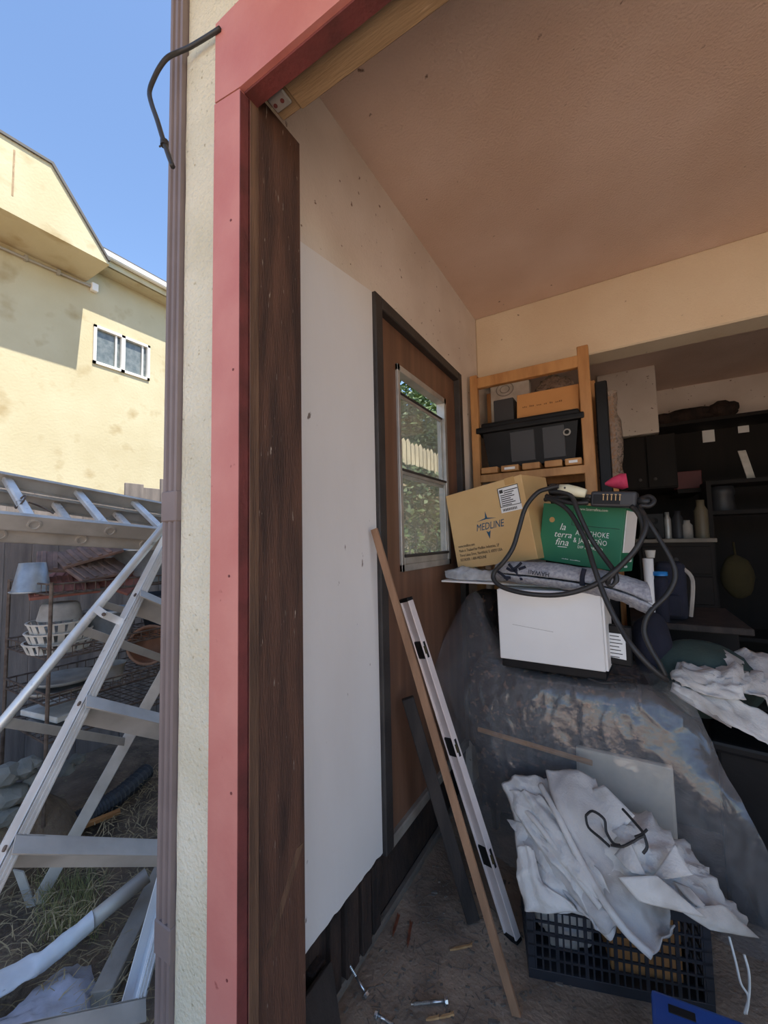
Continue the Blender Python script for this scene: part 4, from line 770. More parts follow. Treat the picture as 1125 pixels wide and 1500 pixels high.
# ---- floor debris
def bolt(p, q, lb_):
    p, q = V(p), V(q); d_ = (q-p).normalized(); t = thing('lag_bolt', lb_, 'bolt', p, 'loose bolts on the garage floor')
    b = bm_(); tube(b, [p, p.lerp(q, .45)], .0042, 8); mk('shank', b, M['steel'], t, True)
    b = bm_(); n_ = 26; pts = [p.lerp(q, .45+.55*i/n_) for i in range(n_+1)]; tube(b, pts, [(.0046 if i % 2 else .0034)*(1 if i < n_-3 else .5) for i in range(n_+1)], 8); mk('thread', b, M['steel'], t)
    b = bm_(); lathe(b, p-d_*.008, [(.0085, 0), (.0085, .008)], 6, d_, caps=True); lathe(b, p-d_*.001, [(.011, 0), (.011, .002)], 14, d_, caps=True); mk('hex_head', b, M['steel'], t)
bolt(at(652, 1466, Z=.0105), at(602, 1471, Z=.005), 'silver lag bolt lying flat on the dirt floor in the middle')
bolt(at(536, 1455, Z=.0105), at(505, 1402, Z=.06), 'silver lag bolt propped at the foot of the rotted wall')
bolt(at(553, 1487, Z=.0105), at(578, 1502, Z=.005), 'dull bolt at the bottom edge of the photo')
CH_ = [(676, 1388, 34, 12, 'chip', 'pale splinter of wood beside the long strip'), (655, 1488, 22, 10, 'chip', 'pale wood splinter below the lag bolt'), (580, 1355, 10, 34, 'chipr', 'reddish wood fragment near the door sill'), (600, 1368, 6, 40, 'chipr', 'dark reddish stick fragment by the wall'), (634, 1492, 20, 7, 'chip', 'small tan wood flake at the bottom edge')]
for i, (x, y, w_, h_, m_, lb_) in enumerate(CH_):
    p = at(x-w_/2, y+(h_/2 if m_ == 'chipr' else h_/3), Z=.004); q = at(x+w_/2, y-(h_/2 if m_ == 'chipr' else h_/3), Z=.004); d_ = (q-p).normalized(); s_ = d_.cross(V((0, 0, 1)))
    b = bm_(); w2 = .006 if m_ == 'chip' else .008
    prism(b, [p, p.lerp(q, .25)-s_*w2*.7, p.lerp(q, .8)-s_*w2*.5, q-s_*w2*.9, q.lerp(p, .12)+s_*w2*.1, q.lerp(p, .05)+s_*w2*.5, p.lerp(q, .3)+s_*w2*.4], (0, 0, .006)); bmesh.ops.translate(b, verts=b.verts, vec=(0, 0, -.003)); o = mk('wood_chip', b, M[m_]); tag(o, lb_, 'wood chip')
b = bm_(); rnd = random.Random(5)
for i in range(420):
    x = rnd.uniform(-.08, .5); y = rnd.uniform(.2, 1.15); s_ = rnd.uniform(.002, .006)*(1.8 if rnd.random() < .08 else 1); a = rnd.uniform(0, 6.28)
    u = V((math.cos(a), math.sin(a), 0)); v = V((-u.y, u.x, 0)); hexa(b, (x, y, .0005), u*s_*rnd.uniform(.8, 3), v*s_, (0, 0, s_*.6))
for i in range(90):
    x = rnd.uniform(-.09, .3); y = rnd.uniform(.25, 1.05); a = rnd.uniform(0, 6.28); l = rnd.uniform(.015, .06); u = V((math.cos(a), math.sin(a), 0)); v = V((-u.y, u.x, 0)); hexa(b, (x, y, .0005), u*l, v*.0016, (0, 0, .0014))
o = mk('floor_debris', b, [M['conc']]); tag(o, 'small scattered crumbs and grit on the dirty garage floor', 'debris', kind='stuff')
# ================================================================== SIDE YARD
def pc(x, y, d): return CAM + ray(x, y)*d
GZ = -.12
b = bm_(); nx, ny = 40, 60; grid = []
for i in range(nx+1):
    row = []
    for j in range(ny+1):
        x = -6.95+6.73*i/nx; y = -2.5+14*j/ny; row.append(b.verts.new((x, y, GZ + .035*fbm(V((x*1.6, y*1.6, 3))) - .01)))
    grid.append(row)
for i in range(nx):
    for j in range(ny): b.faces.new((grid[i][j], grid[i+1][j], grid[i+1][j+1], grid[i][j+1]))
o = struct('ground', b, M['dirt'], None, True); o['label'] = 'bare dirt of the side yard'
# ---- wooden fence
FX = -2.75
fn = thing('yard_fence', 'grey weathered board fence behind the ladders in the side yard', 'fence', (FX, 1.5, GZ))
zl, zr, zr2 = at(30, 717, X=FX).z, at(200, 713, X=FX).z, at(240, 704, X=FX).z; yr, yr2 = at(181, 713, X=FX).y, at(228, 704, X=FX).y
y = -2.2; i = 0
while y < 3.0:
    wd_ = .145; zt = (zl if y < yr-.07 else zr if y < yr2-.07 else zr2 + .05*max(0, (y-yr2)//.3)) + .012*((i*7) % 3)
    b = bm_(); box(b, FX-.02+.006*(i % 2), FX+.006*(i % 2), y, y+wd_+.001, GZ-.05, zt, .003); mk('fence_board', b, M['fence'], fn); y += wd_; i += 1
for z in (.2, 1.1):
    b = bm_(); box(b, FX-.07, FX-.02, -2.2, 3.0, z, z+.08); mk('fence_rail', b, M['fence'], fn)
pf = thing('picket_fence', 'pale sunlit picket fence seen through the door window', 'fence', (-3.1, 7.5, GZ))
zt = at(605, 652, X=-3.1).z
for i in range(34):
    y = 4.2+i*.2; b = bm_(); prism(b, [(-3.1, y, GZ), (-3.1, y+.16, GZ), (-3.1, y+.16, zt+.03*math.sin(i*2.1)), (-3.1, y+.08, zt+.07+.03*math.sin(i*2.1)), (-3.1, y, zt+.03*math.sin(i*2.1))], (-.025, 0, 0)); mk('picket', b, M['picket'], pf)
for z in (.5, zt-.35):
    b = bm_(); box(b, -3.18, -3.13, 4.2, 11, z, z+.09); mk('picket_rail', b, M['picket'], pf)
hg = thing('garden_hedge', 'dark green hedge in front of the pale pickets beyond the door window', 'hedge', (-2.7, 7, GZ))
b = bm_(); rn = random.Random(8); hzt = at(612, 690, X=-2.7).z
for k in range(9000):
    c_ = V((-2.7+max(-.18, min(.18, rn.gauss(0, .1))), rn.uniform(4.0, 11), GZ+(hzt-GZ)*(1-rn.random()**2.2))); u = V((rn.uniform(-1, 1), rn.uniform(-1, 1), rn.uniform(-.6, .6))).normalized(); v = u.cross(V((rn.uniform(-1, 1), rn.uniform(-1, 1), rn.uniform(-1, 1)))).normalized(); s_ = rn.uniform(.05, .09)
    b.faces.new([b.verts.new(c_-u*s_), b.verts.new(c_+v*s_*.5), b.verts.new(c_+u*s_), b.verts.new(c_-v*s_*.5)])
o = mk('foliage', b, M['leaf'], hg); o['kind'] = 'stuff'
for k in range(14):
    y = 4.2+k*.5; b = bm_(); tube(b, [V((-2.7, y, GZ-.02)), V((-2.68, y+.05, hzt*.5)), V((-2.72, y-.05, hzt*.9))], [.025, .018, .008], 6); mk('stem', b, M['bark'], hg)
def tree(x, y, h, r, n, seed, lb_):
    t = thing('leafy_tree', lb_, 'tree', (x, y, GZ), 'trees beyond the picket fence'); rn = random.Random(seed)
    b = bm_(); tube(b, smoothline([V((x, y, GZ)), V((x+.1, y, h*.35)), V((x-.1, y+.1, h*.7))], 4), [.14-.008*k for k in range(9)], 8)
    for k in range(6):
        a = rn.uniform(0, 6.28); tube(b, [V((x+.05, y, h*(.35+.05*k))), V((x+r*.6*math.cos(a), y+r*.6*math.sin(a), h*(.55+.06*k)))], [.05, .015], 6)
    mk('trunk', b, M['bark'], t)
    b = bm_()
    for k in range(n):
        d = V((rn.gauss(0, 1), rn.gauss(0, 1), rn.gauss(0, .9))).normalized()*(rn.random()**.4)
        c_ = V((x+d.x*r, y+d.y*r, h*.72+d.z*h*.36)); u = V((rn.uniform(-1, 1), rn.uniform(-1, 1), rn.uniform(-.6, .6))).normalized(); v = u.cross(V((rn.uniform(-1, 1), rn.uniform(-1, 1), rn.uniform(-1, 1)))).normalized(); s_ = rn.uniform(.07, .13)
        q = [b.verts.new(c_-u*s_), b.verts.new(c_+v*s_*.4), b.verts.new(c_+u*s_), b.verts.new(c_-v*s_*.4)]; b.faces.new(q)
    o = mk('foliage', b, M['leaf'], t); o['kind'] = 'stuff'
tree(-5.0, 10.2, 6.2, 1.75, 7000, 1, 'dense green tree nearest the picket fence in the door window view'); tree(-5.2, 14.2, 7.5, 1.9, 6500, 2, 'taller green tree farther back in the door window view'); tree(-9.4, 13.4, 7.5, 1.2, 3000, 3, 'small green tree beside the end of the neighbour house')
# ---- extension ladder, two nested sections lying flat
el = thing('extension_ladder', 'aluminium extension ladder lying flat on the wire rack in the side yard', 'ladder', (-1.7, .6, 1.4))
nA, nB = at(0, 752, X=-1.5), at(235, 775, X=-1.5); fA, fB = at(0, 690, X=-1.9), at(250, 738, X=-1.9)
dN = (nB-nA).normalized(); dF = (fB-fA).normalized(); s0 = nA-dN*.9; e0_ = nA+dN*2.6; s1 = fA-dF*1.05; e1_ = fA+dF*2.6
acr = (fA-nA); acr = (acr - dN*acr.dot(dN)).normalized(); upn = dN.cross(acr)
if upn.z < 0: upn = -upn
def channel(p, q, out):
    b = bm_(); w_ = .075
    beam(b, p-upn*w_/2, q-upn*w_/2, out*.004, upn*w_); beam(b, p-upn*.002-out*.012, q-upn*.002-out*.012, out*.028, upn*.004); beam(b, p-upn*(w_-.002)-out*.012, q-upn*(w_-.002)-out*.012, out*.028, upn*.004); return b
out = -acr
mk('side_rail', channel(s0, e0_, out), M['ladderd'], el); mk('side_rail', channel(s1, e1_, -out), M['ladderd'], el)
off2 = -upn*.078 + acr*.035
mk('inner_side_rail', channel(s0+off2, e0_+off2, out), M['ladderd'], el); mk('inner_side_rail', channel(s1+off2-acr*.07, e1_+off2-acr*.07, -out), M['ladderd'], el)
r0_ = at(52, 770, X=-1.5); t0_ = (r0_-s0).dot(dN)
for k in range(-4, 7):
    for sec in (0, 1):
        tt_ = t0_ + k*.3048 + (0 if sec == 0 else -.09)
        if tt_ < .1 or tt_ > 4.1: continue
        p = s0+dN*tt_-upn*.037 + (off2 if sec else V((0, 0, 0))); q = s1+dF*((p-s1).dot(dN)/dF.dot(dN))-upn*.037 + (off2-acr*.07 if sec else V((0, 0, 0)))
        b = bm_(); beam(b, p, q, dN*.04, upn*.03, .006); rg = mk('rung', b, M['ladder'], el)
        b = bm_(); lathe(b, p+out*.002, [(.026, 0), (.026, .005), (.019, .006), (.017, .001)], 14, out, dN); mk('rung_end', b, M['ladderd'], rg)
b = bm_(); q = at(30, 735, X=-1.68); tube(b, [q+V((.03*math.cos(a), .03*math.sin(a)*.5, .03*math.sin(a))) for a in [k*math.pi/6 for k in range(13)]], .004, 6, False); tube(b, smoothline([q+V((0, .03, 0)), q+V((0, .08, -.02)), q+V((.02, .12, -.05))], 4), .004, 6); mk('tie_wire', b, M['wire'], el)
# ---- step ladder
sl_ = thing('step_ladder', 'open aluminium step ladder leaning sideways beside the garage corner', 'ladder', pc(42, 1345, 1.70))
vT = (R_*((1110-562.5)/FPX) - U_*((1265-750)/FPX) + F_).normalized(); vR = (R_*((528-562.5)/FPX) - U_*((230-750)/FPX) + F_).normalized()
vR = (vR - vT*vR.dot(vT)).normalized(); nrm = vT.cross(vR).normalized(); p0_ = pc(120, 1030, 1.25)
if nrm.dot(CAM-p0_) < 0: nrm = -nrm
OP = lambda x, y: onplane(x, y, p0_, nrm)
lt, lb = OP(251, 768), OP(0, 1256); dl_ = (lb-lt).normalized(); lb2 = lt + dl_*((GZ-lt.z)/dl_.z)
rt, rb = OP(241, 1318), OP(197, 1485); dr_ = (rb-rt).normalized(); rt2 = rt - dr_*((rt-lt).dot(dr_)); rb2 = rb + dr_*((GZ-rb.z)/dr_.z)
def rail(p, q, side, nm='front_rail', m_='ladder'):
    b = bm_(); d_ = (q-p).normalized(); s_ = (side - d_*side.dot(d_)).normalized(); n_ = d_.cross(s_)
    if n_.dot(CAM-p) < 0: n_ = -n_
    beam(b, p, q, s_*.004, n_*.06); beam(b, p+n_*.028+s_*.012, q+n_*.028+s_*.012, s_*.03, n_*.004, .001); beam(b, p-n_*.028+s_*.012, q-n_*.028+s_*.012, s_*.03, n_*.004)
    for k_ in (.004, .014, .022): beam(b, p+n_*.031+s_*k_, q+n_*.031+s_*k_, s_*.003, n_*.003)
    return mk(nm, b, M[m_], sl_)
rail(lt, lb2, vT); rail(rt2, rb2, -vT, 'front_rail', 'whitem')
tl_ = [(OP(214, 884)-lt).dot(dl_), (OP(127, 1036)-lt).dot(dl_), (OP(6, 1240)-lt).dot(dl_)]; tl_.append(tl_[2]+(tl_[2]-tl_[1])*.93)
for tt_ in tl_:
    p = lt+dl_*tt_; q = rt+dr_*(-((rt-p).dot(vR))/dr_.dot(vR)); b = bm_(); d_ = (q-p).normalized(); fw = (nrm - d_*nrm.dot(d_)).normalized(); dn_ = d_.cross(fw)
    if dn_.dot(dl_) < 0: dn_ = -dn_
    fw = (fw*.85 - dn_*.5).normalized(); dn2 = (dn_ - fw*dn_.dot(fw)).normalized()
    beam(b, p-fw*.012, q-fw*.012, fw*.1, dn2*.004); beam(b, p+fw*.036+dn2*.022, q+fw*.036+dn2*.022, dn2*.046, fw*.004)
    for k_ in (-.045, -.025, -.005, .015): beam(b, p+fw*k_-dn2*.003, q+fw*k_-dn2*.003, fw*.008, dn2*.003)
    st = mk('step', b, M['ladderd'], sl_); b = bm_(); lathe(b, p+fw*.02+dn2*.02-d_*.008, [(.007, 0), (.007, -.004)], 8, d_, caps=True); lathe(b, p+nrm*.034+d_*.02, [(.007, 0), (.007, .003), (0, .004)], 10, nrm); mk('rivet', b, M['wire'], st)
tA, tB = pc(251, 758, 1.68), pc(0, 1062, 1.36); dT = (tB-tA).normalized(); tB2 = tA+dT*((GZ-tA.z)/dT.z)
b = bm_(); tube(b, [tA, tB2], .0165, 10); mk('rear_leg', b, M['ladder'], sl_, True)
rA, rB = pc(247, 975, 1.95), pc(43, 1343, 1.72); dB = (rB-rA).normalized(); rA2 = rA-dB*.35
b = bm_(); sd_ = dB.cross(CAM-rA).normalized(); beam(b, rA2, rB, sd_*.05, dB.cross(sd_)*.02, .002); mk('rear_leg', b, M['ladderd'], sl_)
b = bm_(); beam(b, pc(27, 1275, 1.72), pc(47, 1330, 1.715), sd_*.04, dB.cross(sd_)*.008); mk('foot_brace', b, M['ladderd'], sl_)
for (xa, ya, da), (xb, yb, db), w_ in (((7, 1058, 1.37), (190, 1088, 1.90), .032), ((118, 922, 1.52), (247, 968, 1.95), .032), ((150, 885, 1.56), (248, 912, 2.0), .026)):
    p, q = pc(xa, ya, da), pc(xb, yb, db); d_ = (q-p).normalized(); s_ = d_.cross(CAM-p).normalized(); b = bm_(); beam(b, p, q, s_*w_, d_.cross(s_)*.012, .001); mk('rear_brace', b, M['ladderd'], sl_)
p, m_, q = pc(139, 890, 1.53), pc(152, 900, 1.42), OP(183, 913); b = bm_()
for a, c_ in ((p, m_), (m_, q)):
    d_ = (c_-a).normalized(); s_ = d_.cross(CAM-a).normalized(); beam(b, a, c_, s_*.026, d_.cross(s_)*.005, .001)
sp = mk('spreader', b, M['ladder'], sl_)
for z in (p, m_, q):
    b = bm_(); lathe(b, z+(CAM-z).normalized()*.003, [(.007, 0), (.007, .004), (0, .005)], 8, (CAM-z)); mk('rivet', b, M['wire'], sp)
# ---- wire rack
RX0, RX1 = -2.25, -1.72; ya_ = at(72, 960, X=RX1).y; yb_ = ya_+1.25
wr = thing('wire_rack', 'rusty wire shelf rack holding pots and tiles in the side yard', 'rack', ((RX0+RX1)/2, (ya_+yb_)/2, GZ))
TZ_ = [at(72, 872, X=RX1).z, at(72, 968, X=RX1).z, at(70, 1035, X=RX1).z, at(68, 1090, X=RX1).z]
for x, y in ((RX1, ya_), (RX0, ya_), (RX1, yb_), (RX0, yb_)):
    b = bm_(); tube(b, [V((x, y, GZ-.02)), V((x, y, TZ_[0]+.06))], .009, 8); mk('post', b, M['wire'], wr)
for z in TZ_:
    b = bm_()
    for dz_ in (0, .05):
        for p, q in (((RX1, ya_), (RX1, yb_)), ((RX0, ya_), (RX0, yb_)), ((RX1, ya_), (RX0, ya_)), ((RX1, yb_), (RX0, yb_))): tube(b, [V((p[0], p[1], z+dz_)), V((q[0], q[1], z+dz_))], .005, 6)
    for k in range(1, 26): y = ya_+(yb_-ya_)*k/26; tube(b, [V((RX1, y, z+.05)), V((RX1, y, z)), V((RX0, y, z)), V((RX0, y, z+.05))], .0025, 5)
    for k in range(1, 9): x = RX0+(RX1-RX0)*k/9; tube(b, [V((x, ya_, z+.05)), V((x, ya_, z)), V((x, yb_, z))], .0025, 5)
    mk('wire_shelf', b, M['wire'], wr)
def onrack(x, k, X=-1.95):   # world y for a photo column at depth X
    return at(x, 900, X=X).y
S0, S1, S2, S3 = [z+.004 for z in TZ_]
# galvanised bucket upside down
y_ = onrack(45, 0, -1.95); b = bm_(); lathe(b, (-1.95, y_, S0), [(.085, 0), (.08, .01), (.055, .15), (.0, .152)], 20); bkp = thing('metal_bucket', 'small pale metal bucket upside down on the wire rack', 'bucket', (-1.95, y_, S0)); mk('bucket_wall', b, M['galv'], bkp, True)
b = bm_(); tube(b, [V((-1.95+.087*math.cos(a), y_+.087*math.sin(a), S0+.006)) for a in [k*math.pi/10 for k in range(21)]], .004, 6, False); mk('rim', b, M['galv'], bkp)
# tiles
def tilepiece(c_, rz, tilt, m_, lb_, sz=(.30, .19, .018)):
    t = bm_(); r_ = Matrix.Rotation(.45+tilt*.5, 3, V((.5, .85, 0))) @ Matrix.Rotation(rz, 3, 'Z') @ Matrix.Rotation(tilt, 3, 'Y'); u, v, n_ = [r_ @ V(a) for a in ((1, 0, 0), (0, 1, 0), (0, 0, 1))]
    b = bm_(); o_ = V(c_)-u*sz[0]/2-v*sz[1]/2; hexa(b, o_, u*sz[0], v*sz[1], n_*sz[2], .003)
    for k in range(5): hexa(b, o_+u*(.02+k*.05)+v*.006+n_*sz[2], u*.022, v*(sz[1]-.012), n_*.008, .003)
    t.free(); o = mk('clay_tile', b, M[m_]); tag(o, lb_, 'tile', 'clay tiles on the wire rack'); return o
yt = onrack(100, 0, -1.95)
for i, (dy, dx, dz_, rz, tl2, m_, lb_) in enumerate(((-.03, .02, .01, 1.3, .10, 'tile', 'reddish ridged clay tile lying lowest on the wire rack'), (.06, -.06, .055, 1.0, -.22, 'tile', 'reddish clay tile second from the bottom of the pile'), (.12, .05, .09, 1.7, .3, 'tileb', 'brown clay tile leaning on the right of the pile'), (.02, -.04, .135, 1.2, .18, 'tileb', 'brown clay tile near the top of the pile'), (.10, -.02, .18, 1.5, -.12, 'tileb', 'topmost brown clay tile of the pile'), (.2, .02, .04, .6, .2, 'tile', 'reddish clay tile beside the galvanised tub'))):
    tilepiece((-1.95+dx, yt+dy, S0+dz_), rz, tl2, m_, lb_)
y_ = onrack(205, 0, -1.95)+.05; tb = thing('metal_tub', 'grey galvanised tub on the rack behind the step ladder', 'tub', (-1.98, y_, S0)); b = bm_(); lathe(b, (-1.98, y_, S0), [(.15, 0), (.2, .2), (.206, .2), (.19, .19), (.14, .01), (0, .01)], 26); mk('tub_wall', b, M['galv'], tb, True)
b = bm_(); tube(b, [V((-1.98+.205*math.cos(a), y_+.205*math.sin(a), S0+.2)) for a in [k*math.pi/12 for k in range(25)]], .007, 6, False); mk('rim', b, M['galv'], tb)
# slotted white baskets
y_ = onrack(92, 1, -1.9)
for k in range(3):
    lb_ = ('lowest', 'middle', 'topmost')[k]+' of the stacked slotted white plastic baskets on the rack'
    t = thing('plastic_basket', lb_, 'basket', (-1.93, y_, S1+k*.05), 'slotted baskets on the wire rack'); b = bm_()
    R1 = .15-.006*k; z = S1+k*.05
    lathe(b, (-1.93, y_, z), [(R1-.02, 0), (R1-.018, .008)], 20, caps=True)
    for j in range(20):
        a = j*2*math.pi/20; c_, s_ = math.cos(a), math.sin(a); beam(b, V((-1.93+(R1-.02)*c_, y_+(R1-.02)*s_, z)), V((-1.93+R1*c_, y_+R1*s_, z+.05)), V((-s_, c_, 0))*.028, V((c_, s_, 0))*.003)
    lathe(b, (-1.93, y_, z+.045), [(R1+.004, 0), (R1+.006, .008), (R1-.004, .008)], 20); mk('basket_wall', b, M['wplas'], t)
y2 = onrack(95, 1, -1.95)
b = bm_(); lathe(b, (-1.93, y_, S1+.16), [(.1, 0), (.085, .07), (.075, .085), (0, .085)], 20); o = mk('upturned_pot', b, M['gplas'], None, True); tag(o, 'grey plastic pot turned upside down on the slotted baskets', 'pot')
y_ = onrack(150, 1, -1.9)+.06; b = bm_(); lathe(b, (-1.93, y_, S1), [(.10, 0), (.13, .16), (.14, .16), (.14, .175), (.125, .175), (.095, .01), (0, .01)], 22); o = mk('pale_pot', b, M['galv'], None, True); tag(o, 'pale grey pot right of the slotted baskets on the rack', 'pot')
y_ = onrack(228, 1, -1.9)+.1
for k, (m_, lb_, r_, dz_) in enumerate((('corr', 'black nursery pot behind the ladder rail', .17, 0),)):
    b = bm_(); lathe(b, (-1.93, y_, S1+dz_), [(r_*.75, 0), (r_, .2), (r_*1.05, .2), (r_*1.05, .225), (r_*.95, .225), (r_*.7, .01), (0, .01)], 24); o = mk('black_pot', b, M[m_], None, True); tag(o, lb_, 'pot')
# middle tier: lids, cup, terracotta pot on its side
y_ = onrack(98, 2, -1.88)
for k, (z, r_, lb_) in enumerate(((S2, .16, 'lower pale round dish on the middle rack shelf'), (S2+.035, .15, 'upper pale round dish on the middle rack shelf'))):
    b = bm_(); lathe(b, (-1.93, y_+.02*k, z), [(r_*.6, 0), (r_*.9, .012), (r_, .03), (r_*.96, .03), (r_*.55, .008), (0, .008)], 24); o = mk('round_dish', b, M['gplas'], None, True); tag(o, lb_, 'dish')
y_ = onrack(163, 2, -1.88); b = bm_(); lathe(b, (-1.86, y_, S2), [(.05, 0), (.07, .09), (.074, .09), (.066, .085), (.045, .008), (0, .008)], 20); o = mk('grey_pot', b, M['gplas'], None, True); tag(o, 'small grey flower pot on the middle rack shelf', 'pot')
y_ = onrack(215, 2, -1.86)+.03; ax = V((.85, -.45, .25)).normalized(); b = bm_(); lathe(b, (-1.98, y_+.05, S2+.105), [(.0, -.002), (.07, 0), (.10, .17), (.115, .17), (.118, .21), (.105, .21), (.10, .17), (.065, .012), (0, .012)], 24, ax, (0, 0, 1)); o = mk('terracotta_pot', b, M['terra'], None, True); tag(o, 'terracotta flower pot lying on its side behind the ladder', 'pot')
y_ = onrack(105, 3, -1.85); b = bm_(); lathe(b, (-1.9, y_, S3), [(.08, 0), (.15, .025), (.16, .04), (.15, .04), (.07, .012), (0, .012)], 24); o = mk('saucer', b, M['gplas'], None, True); tag(o, 'dusty grey plant saucer on the lowest rack shelf', 'saucer')
b = bm_(); hexa(b, (-2.1, y_-.12, S3+.045), (.3, .05, 0), (-.04, .2, 0), (0, 0, .03), .004); o = mk('slotted_tray', b, M['wplas']); tag(o, 'flat pale tray resting on the lowest rack shelf', 'tray')
# leaning grey panel/sheet at far left
b = bm_(); lathe(b, (-2.0, ya_-.42, GZ), [(.17, 0), (.19, .5), (.2, .52), (.19, .52), (.16, .02), (0, .02)], 24); o = mk('grey_barrel', b, M['galv'], None, True); tag(o, 'grey upright bin at the left end of the wire rack', 'bin')
# ---- stones
rn = random.Random(11)
SP = [(8, 1135, 30), (30, 1128, 26), (12, 1165, 34), (38, 1160, 26), (5, 1195, 30), (22, 1198, 24), (50, 1140, 20), (45, 1118, 18), (95, 1125, 22), (112, 1112, 20)]
for i, (x, y, s_) in enumerate(SP):
    p = at(x, y, X=-1.75 if i < 8 else -1.95); p.z = max(p.z, GZ+.03); r_ = s_/593*1.9*.62; b = bm_(); blob(b, p, (r_, r_*1.1, r_*.8), 2, .45, i+20, 1.3); o = mk('stone', b, M['stone']); tag(o, ('grey stone at the left edge in the upper row of the heap', 'rounded grey stone second from the left edge in the upper row', 'large grey stone in the middle of the heap at the left edge', 'grey stone right of the largest one in the heap', 'lowest grey stone at the left edge below the rack', 'small grey stone at the foot of the heap', 'grey stone at the right end of the upper heap row', 'smallest grey stone on top of the heap', 'loose grey stone lying right of the heap', 'loose grey stone farthest right of the heap')[i], 'stone', 'stones under the rack')
# stones rest on a mound of earth
b = bm_(); blob(b, (-1.85, at(25, 1160, X=-1.85).y, GZ-.05), (.2, .25, .38), 3, .25, 4); o = mk('earth_mound', b, M['dirt'], None, True); tag(o, 'mound of earth below the stones at the left edge', 'mound')
# ---- corrugated pipe, orange stick, pipe, planks, bag
pp = smoothline([at(82, 1222, Z=GZ+.05), at(110, 1205, Z=GZ+.06), at(140, 1188, Z=GZ+.06), at(175, 1165, Z=GZ+.06), at(215, 1130, Z=GZ+.06)], 14)
b = bm_(); tube(b, pp, [.045+.006*(k % 2) for k in range(len(pp))], 12); o = mk('corrugated_pipe', b, M['corr']); tag(o, 'black corrugated drain pipe on the ground behind the step ladder', 'pipe')
p, q = at(82, 1226, Z=GZ+.05), at(176, 1188, Z=GZ+.05); b = bm_(); beam(b, p, q, V((0, 0, 1))*.02, (q-p).normalized().cross(V((0, 0, 1)))*.03, .002); o = mk('orange_stick', b, M['orange']); tag(o, 'orange brown wooden stick lying by the corrugated pipe', 'stick')
# metal pipe: dull upper length and white crushed lower end
pA, pB, pC = at(216, 1282, Z=GZ+.16), at(126, 1356, Z=GZ+.10), at(0, 1440, Z=GZ+.10)
mp_ = thing('metal_pipe', 'dented metal pipe with a bright white lower end on the grass', 'pipe', pB)
b = bm_(); tube(b, [pA, pB], .028, 14); mk('dull_length', b, M['ladderd'], mp_, True)
dd = (pB-pA).normalized(); s_ = dd.cross(V((0, 0, 1))).normalized(); m1 = at(65, 1405, Z=GZ+.08)
b = bm_(); loft(b, [[c_ + s_*w_*math.cos(a) + V((0, 0, 1))*h_*math.sin(a) for a in [k*2*math.pi/10 for k in range(10)]] for c_, w_, h_ in ((pB-dd*.02, .030, .030), (pB.lerp(m1, .4), .032, .028), (m1, .034, .026), (m1.lerp(pC, .4), .05, .016), (pC, .06, .014), (pC+(pC-m1)*.5, .065, .012))], 4, 7, .007, 16, 3, closed=True); mk('crushed_end', b, M['whitem'], mp_, True)
p, q = at(238, 1275, Z=GZ+.06), at(163, 1432, Z=GZ+.03); q2 = q+(q-p)*.15; d_ = (q2-p).normalized(); b = bm_(); beam(b, p-d_*.5, q2, d_.cross(V((0, 0, 1)))*.065, V((0, 0, 1))*.05, .003); o = mk('weathered_plank', b, M['greyw']); tag(o, 'grey weathered plank on the ground beside the garage wall', 'plank')
def bagrow(l): return [at(x, y, X=X_) for x, y, X_ in l]
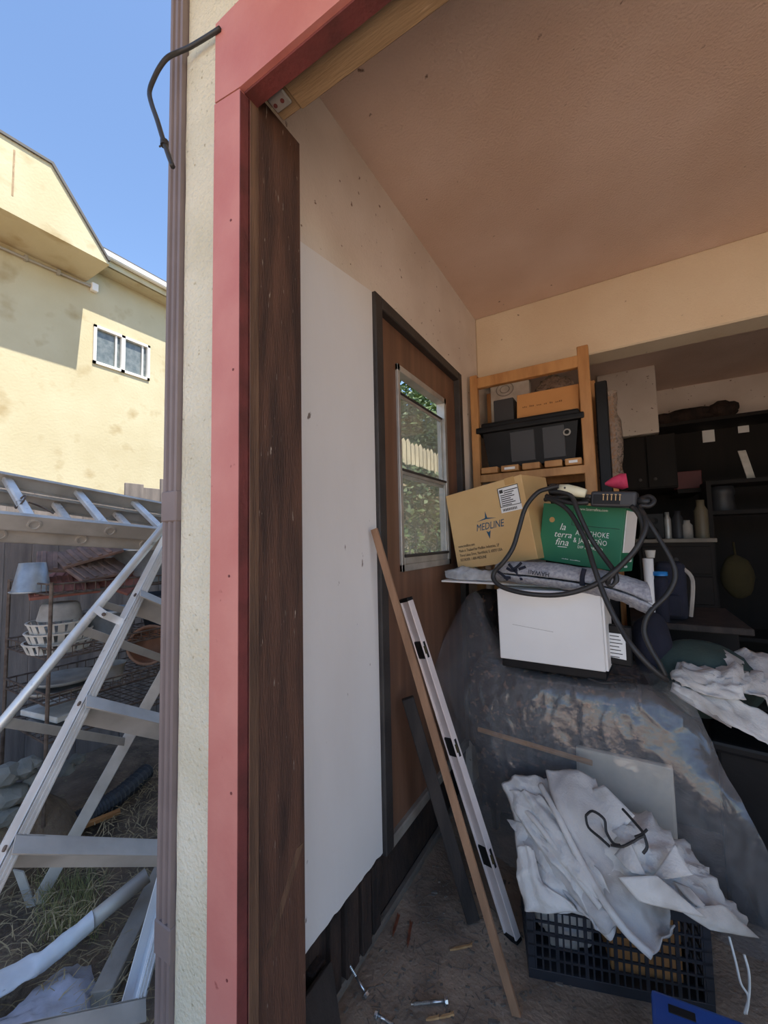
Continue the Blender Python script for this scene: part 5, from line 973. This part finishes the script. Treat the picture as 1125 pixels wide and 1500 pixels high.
rows = [bagrow([(-40, 1500, -1.02), (20, 1478, -1.02), (60, 1440, -1.08), (100, 1415, -1.1), (135, 1407, -1.1), (155, 1425, -1.06), (172, 1465, -1.02)]), bagrow([(-40, 1520, -.94), (25, 1490, -.94), (65, 1462, -.96), (100, 1440, -.96), (135, 1437, -.96), (155, 1450, -.94), (176, 1475, -.93)]), bagrow([(-40, 1560, -.86), (30, 1525, -.86), (70, 1500, -.86), (105, 1490, -.86), (140, 1488, -.86), (160, 1490, -.86), (178, 1500, -.86)]), bagrow([(-40, 1620, -.82), (30, 1590, -.82), (70, 1570, -.82), (105, 1560, -.82), (140, 1555, -.82), (160, 1550, -.82), (180, 1550, -.82)])]
b = bm_(); loft(b, rows, 6, 6, .010, 10, 9, ridge=.012); o = mk('milky_bag', b, M['rag'], None, True); tag(o, 'milky translucent plastic bag on the ground at the lower left', 'bag')
# ---- straw and grass
b = bm_(); rn = random.Random(3)
for k in range(5200):
    x = rn.uniform(-2.0, -.3); y = rn.uniform(-.6, 1.9); a = rn.uniform(0, 6.28); l = rn.uniform(.03, .13); z = GZ+.0+.03*rn.random()+.02
    u = V((math.cos(a), math.sin(a), rn.uniform(-.05, .5 if rn.random() < .3 else .12))); s_ = V((-u.y, u.x, 0)).normalized()*rn.uniform(.0008, .0022); p = V((x, y, z)); m_ = p+u*l*.5+V((0, 0, .01)); q = p+u*l+V((0, 0, -.005))
    v = [b.verts.new(c_) for c_ in (p-s_, p+s_, m_+s_, m_-s_, q)]; b.faces.new((v[0], v[1], v[2], v[3])); b.faces.new((v[3], v[2], v[4]))
o = mk('dry_straw', b, M['straw']); tag(o, 'dry straw scattered over the side yard dirt', 'straw', kind='stuff')
b = bm_()
for k in range(1300):
    if k % 2: c_ = at(rn.uniform(60, 140), rn.uniform(1290, 1380), Z=GZ)
    else: c_ = at(rn.uniform(0, 60), rn.uniform(1190, 1260), Z=GZ)
    a = rn.uniform(0, 6.28); l = rn.uniform(.04, .11); u = V((math.cos(a)*.5, math.sin(a)*.5, .9)); s_ = V((-math.sin(a), math.cos(a), 0))*.0016
    p = c_+V((rn.gauss(0, .02), rn.gauss(0, .02), 0)); v = [b.verts.new(z_) for z_ in (p-s_, p+s_, p+u*l)]; b.faces.new(v)
o = mk('grass_tufts', b, M['grass']); tag(o, 'sparse tufts of dull green grass in the side yard', 'grass', kind='stuff')
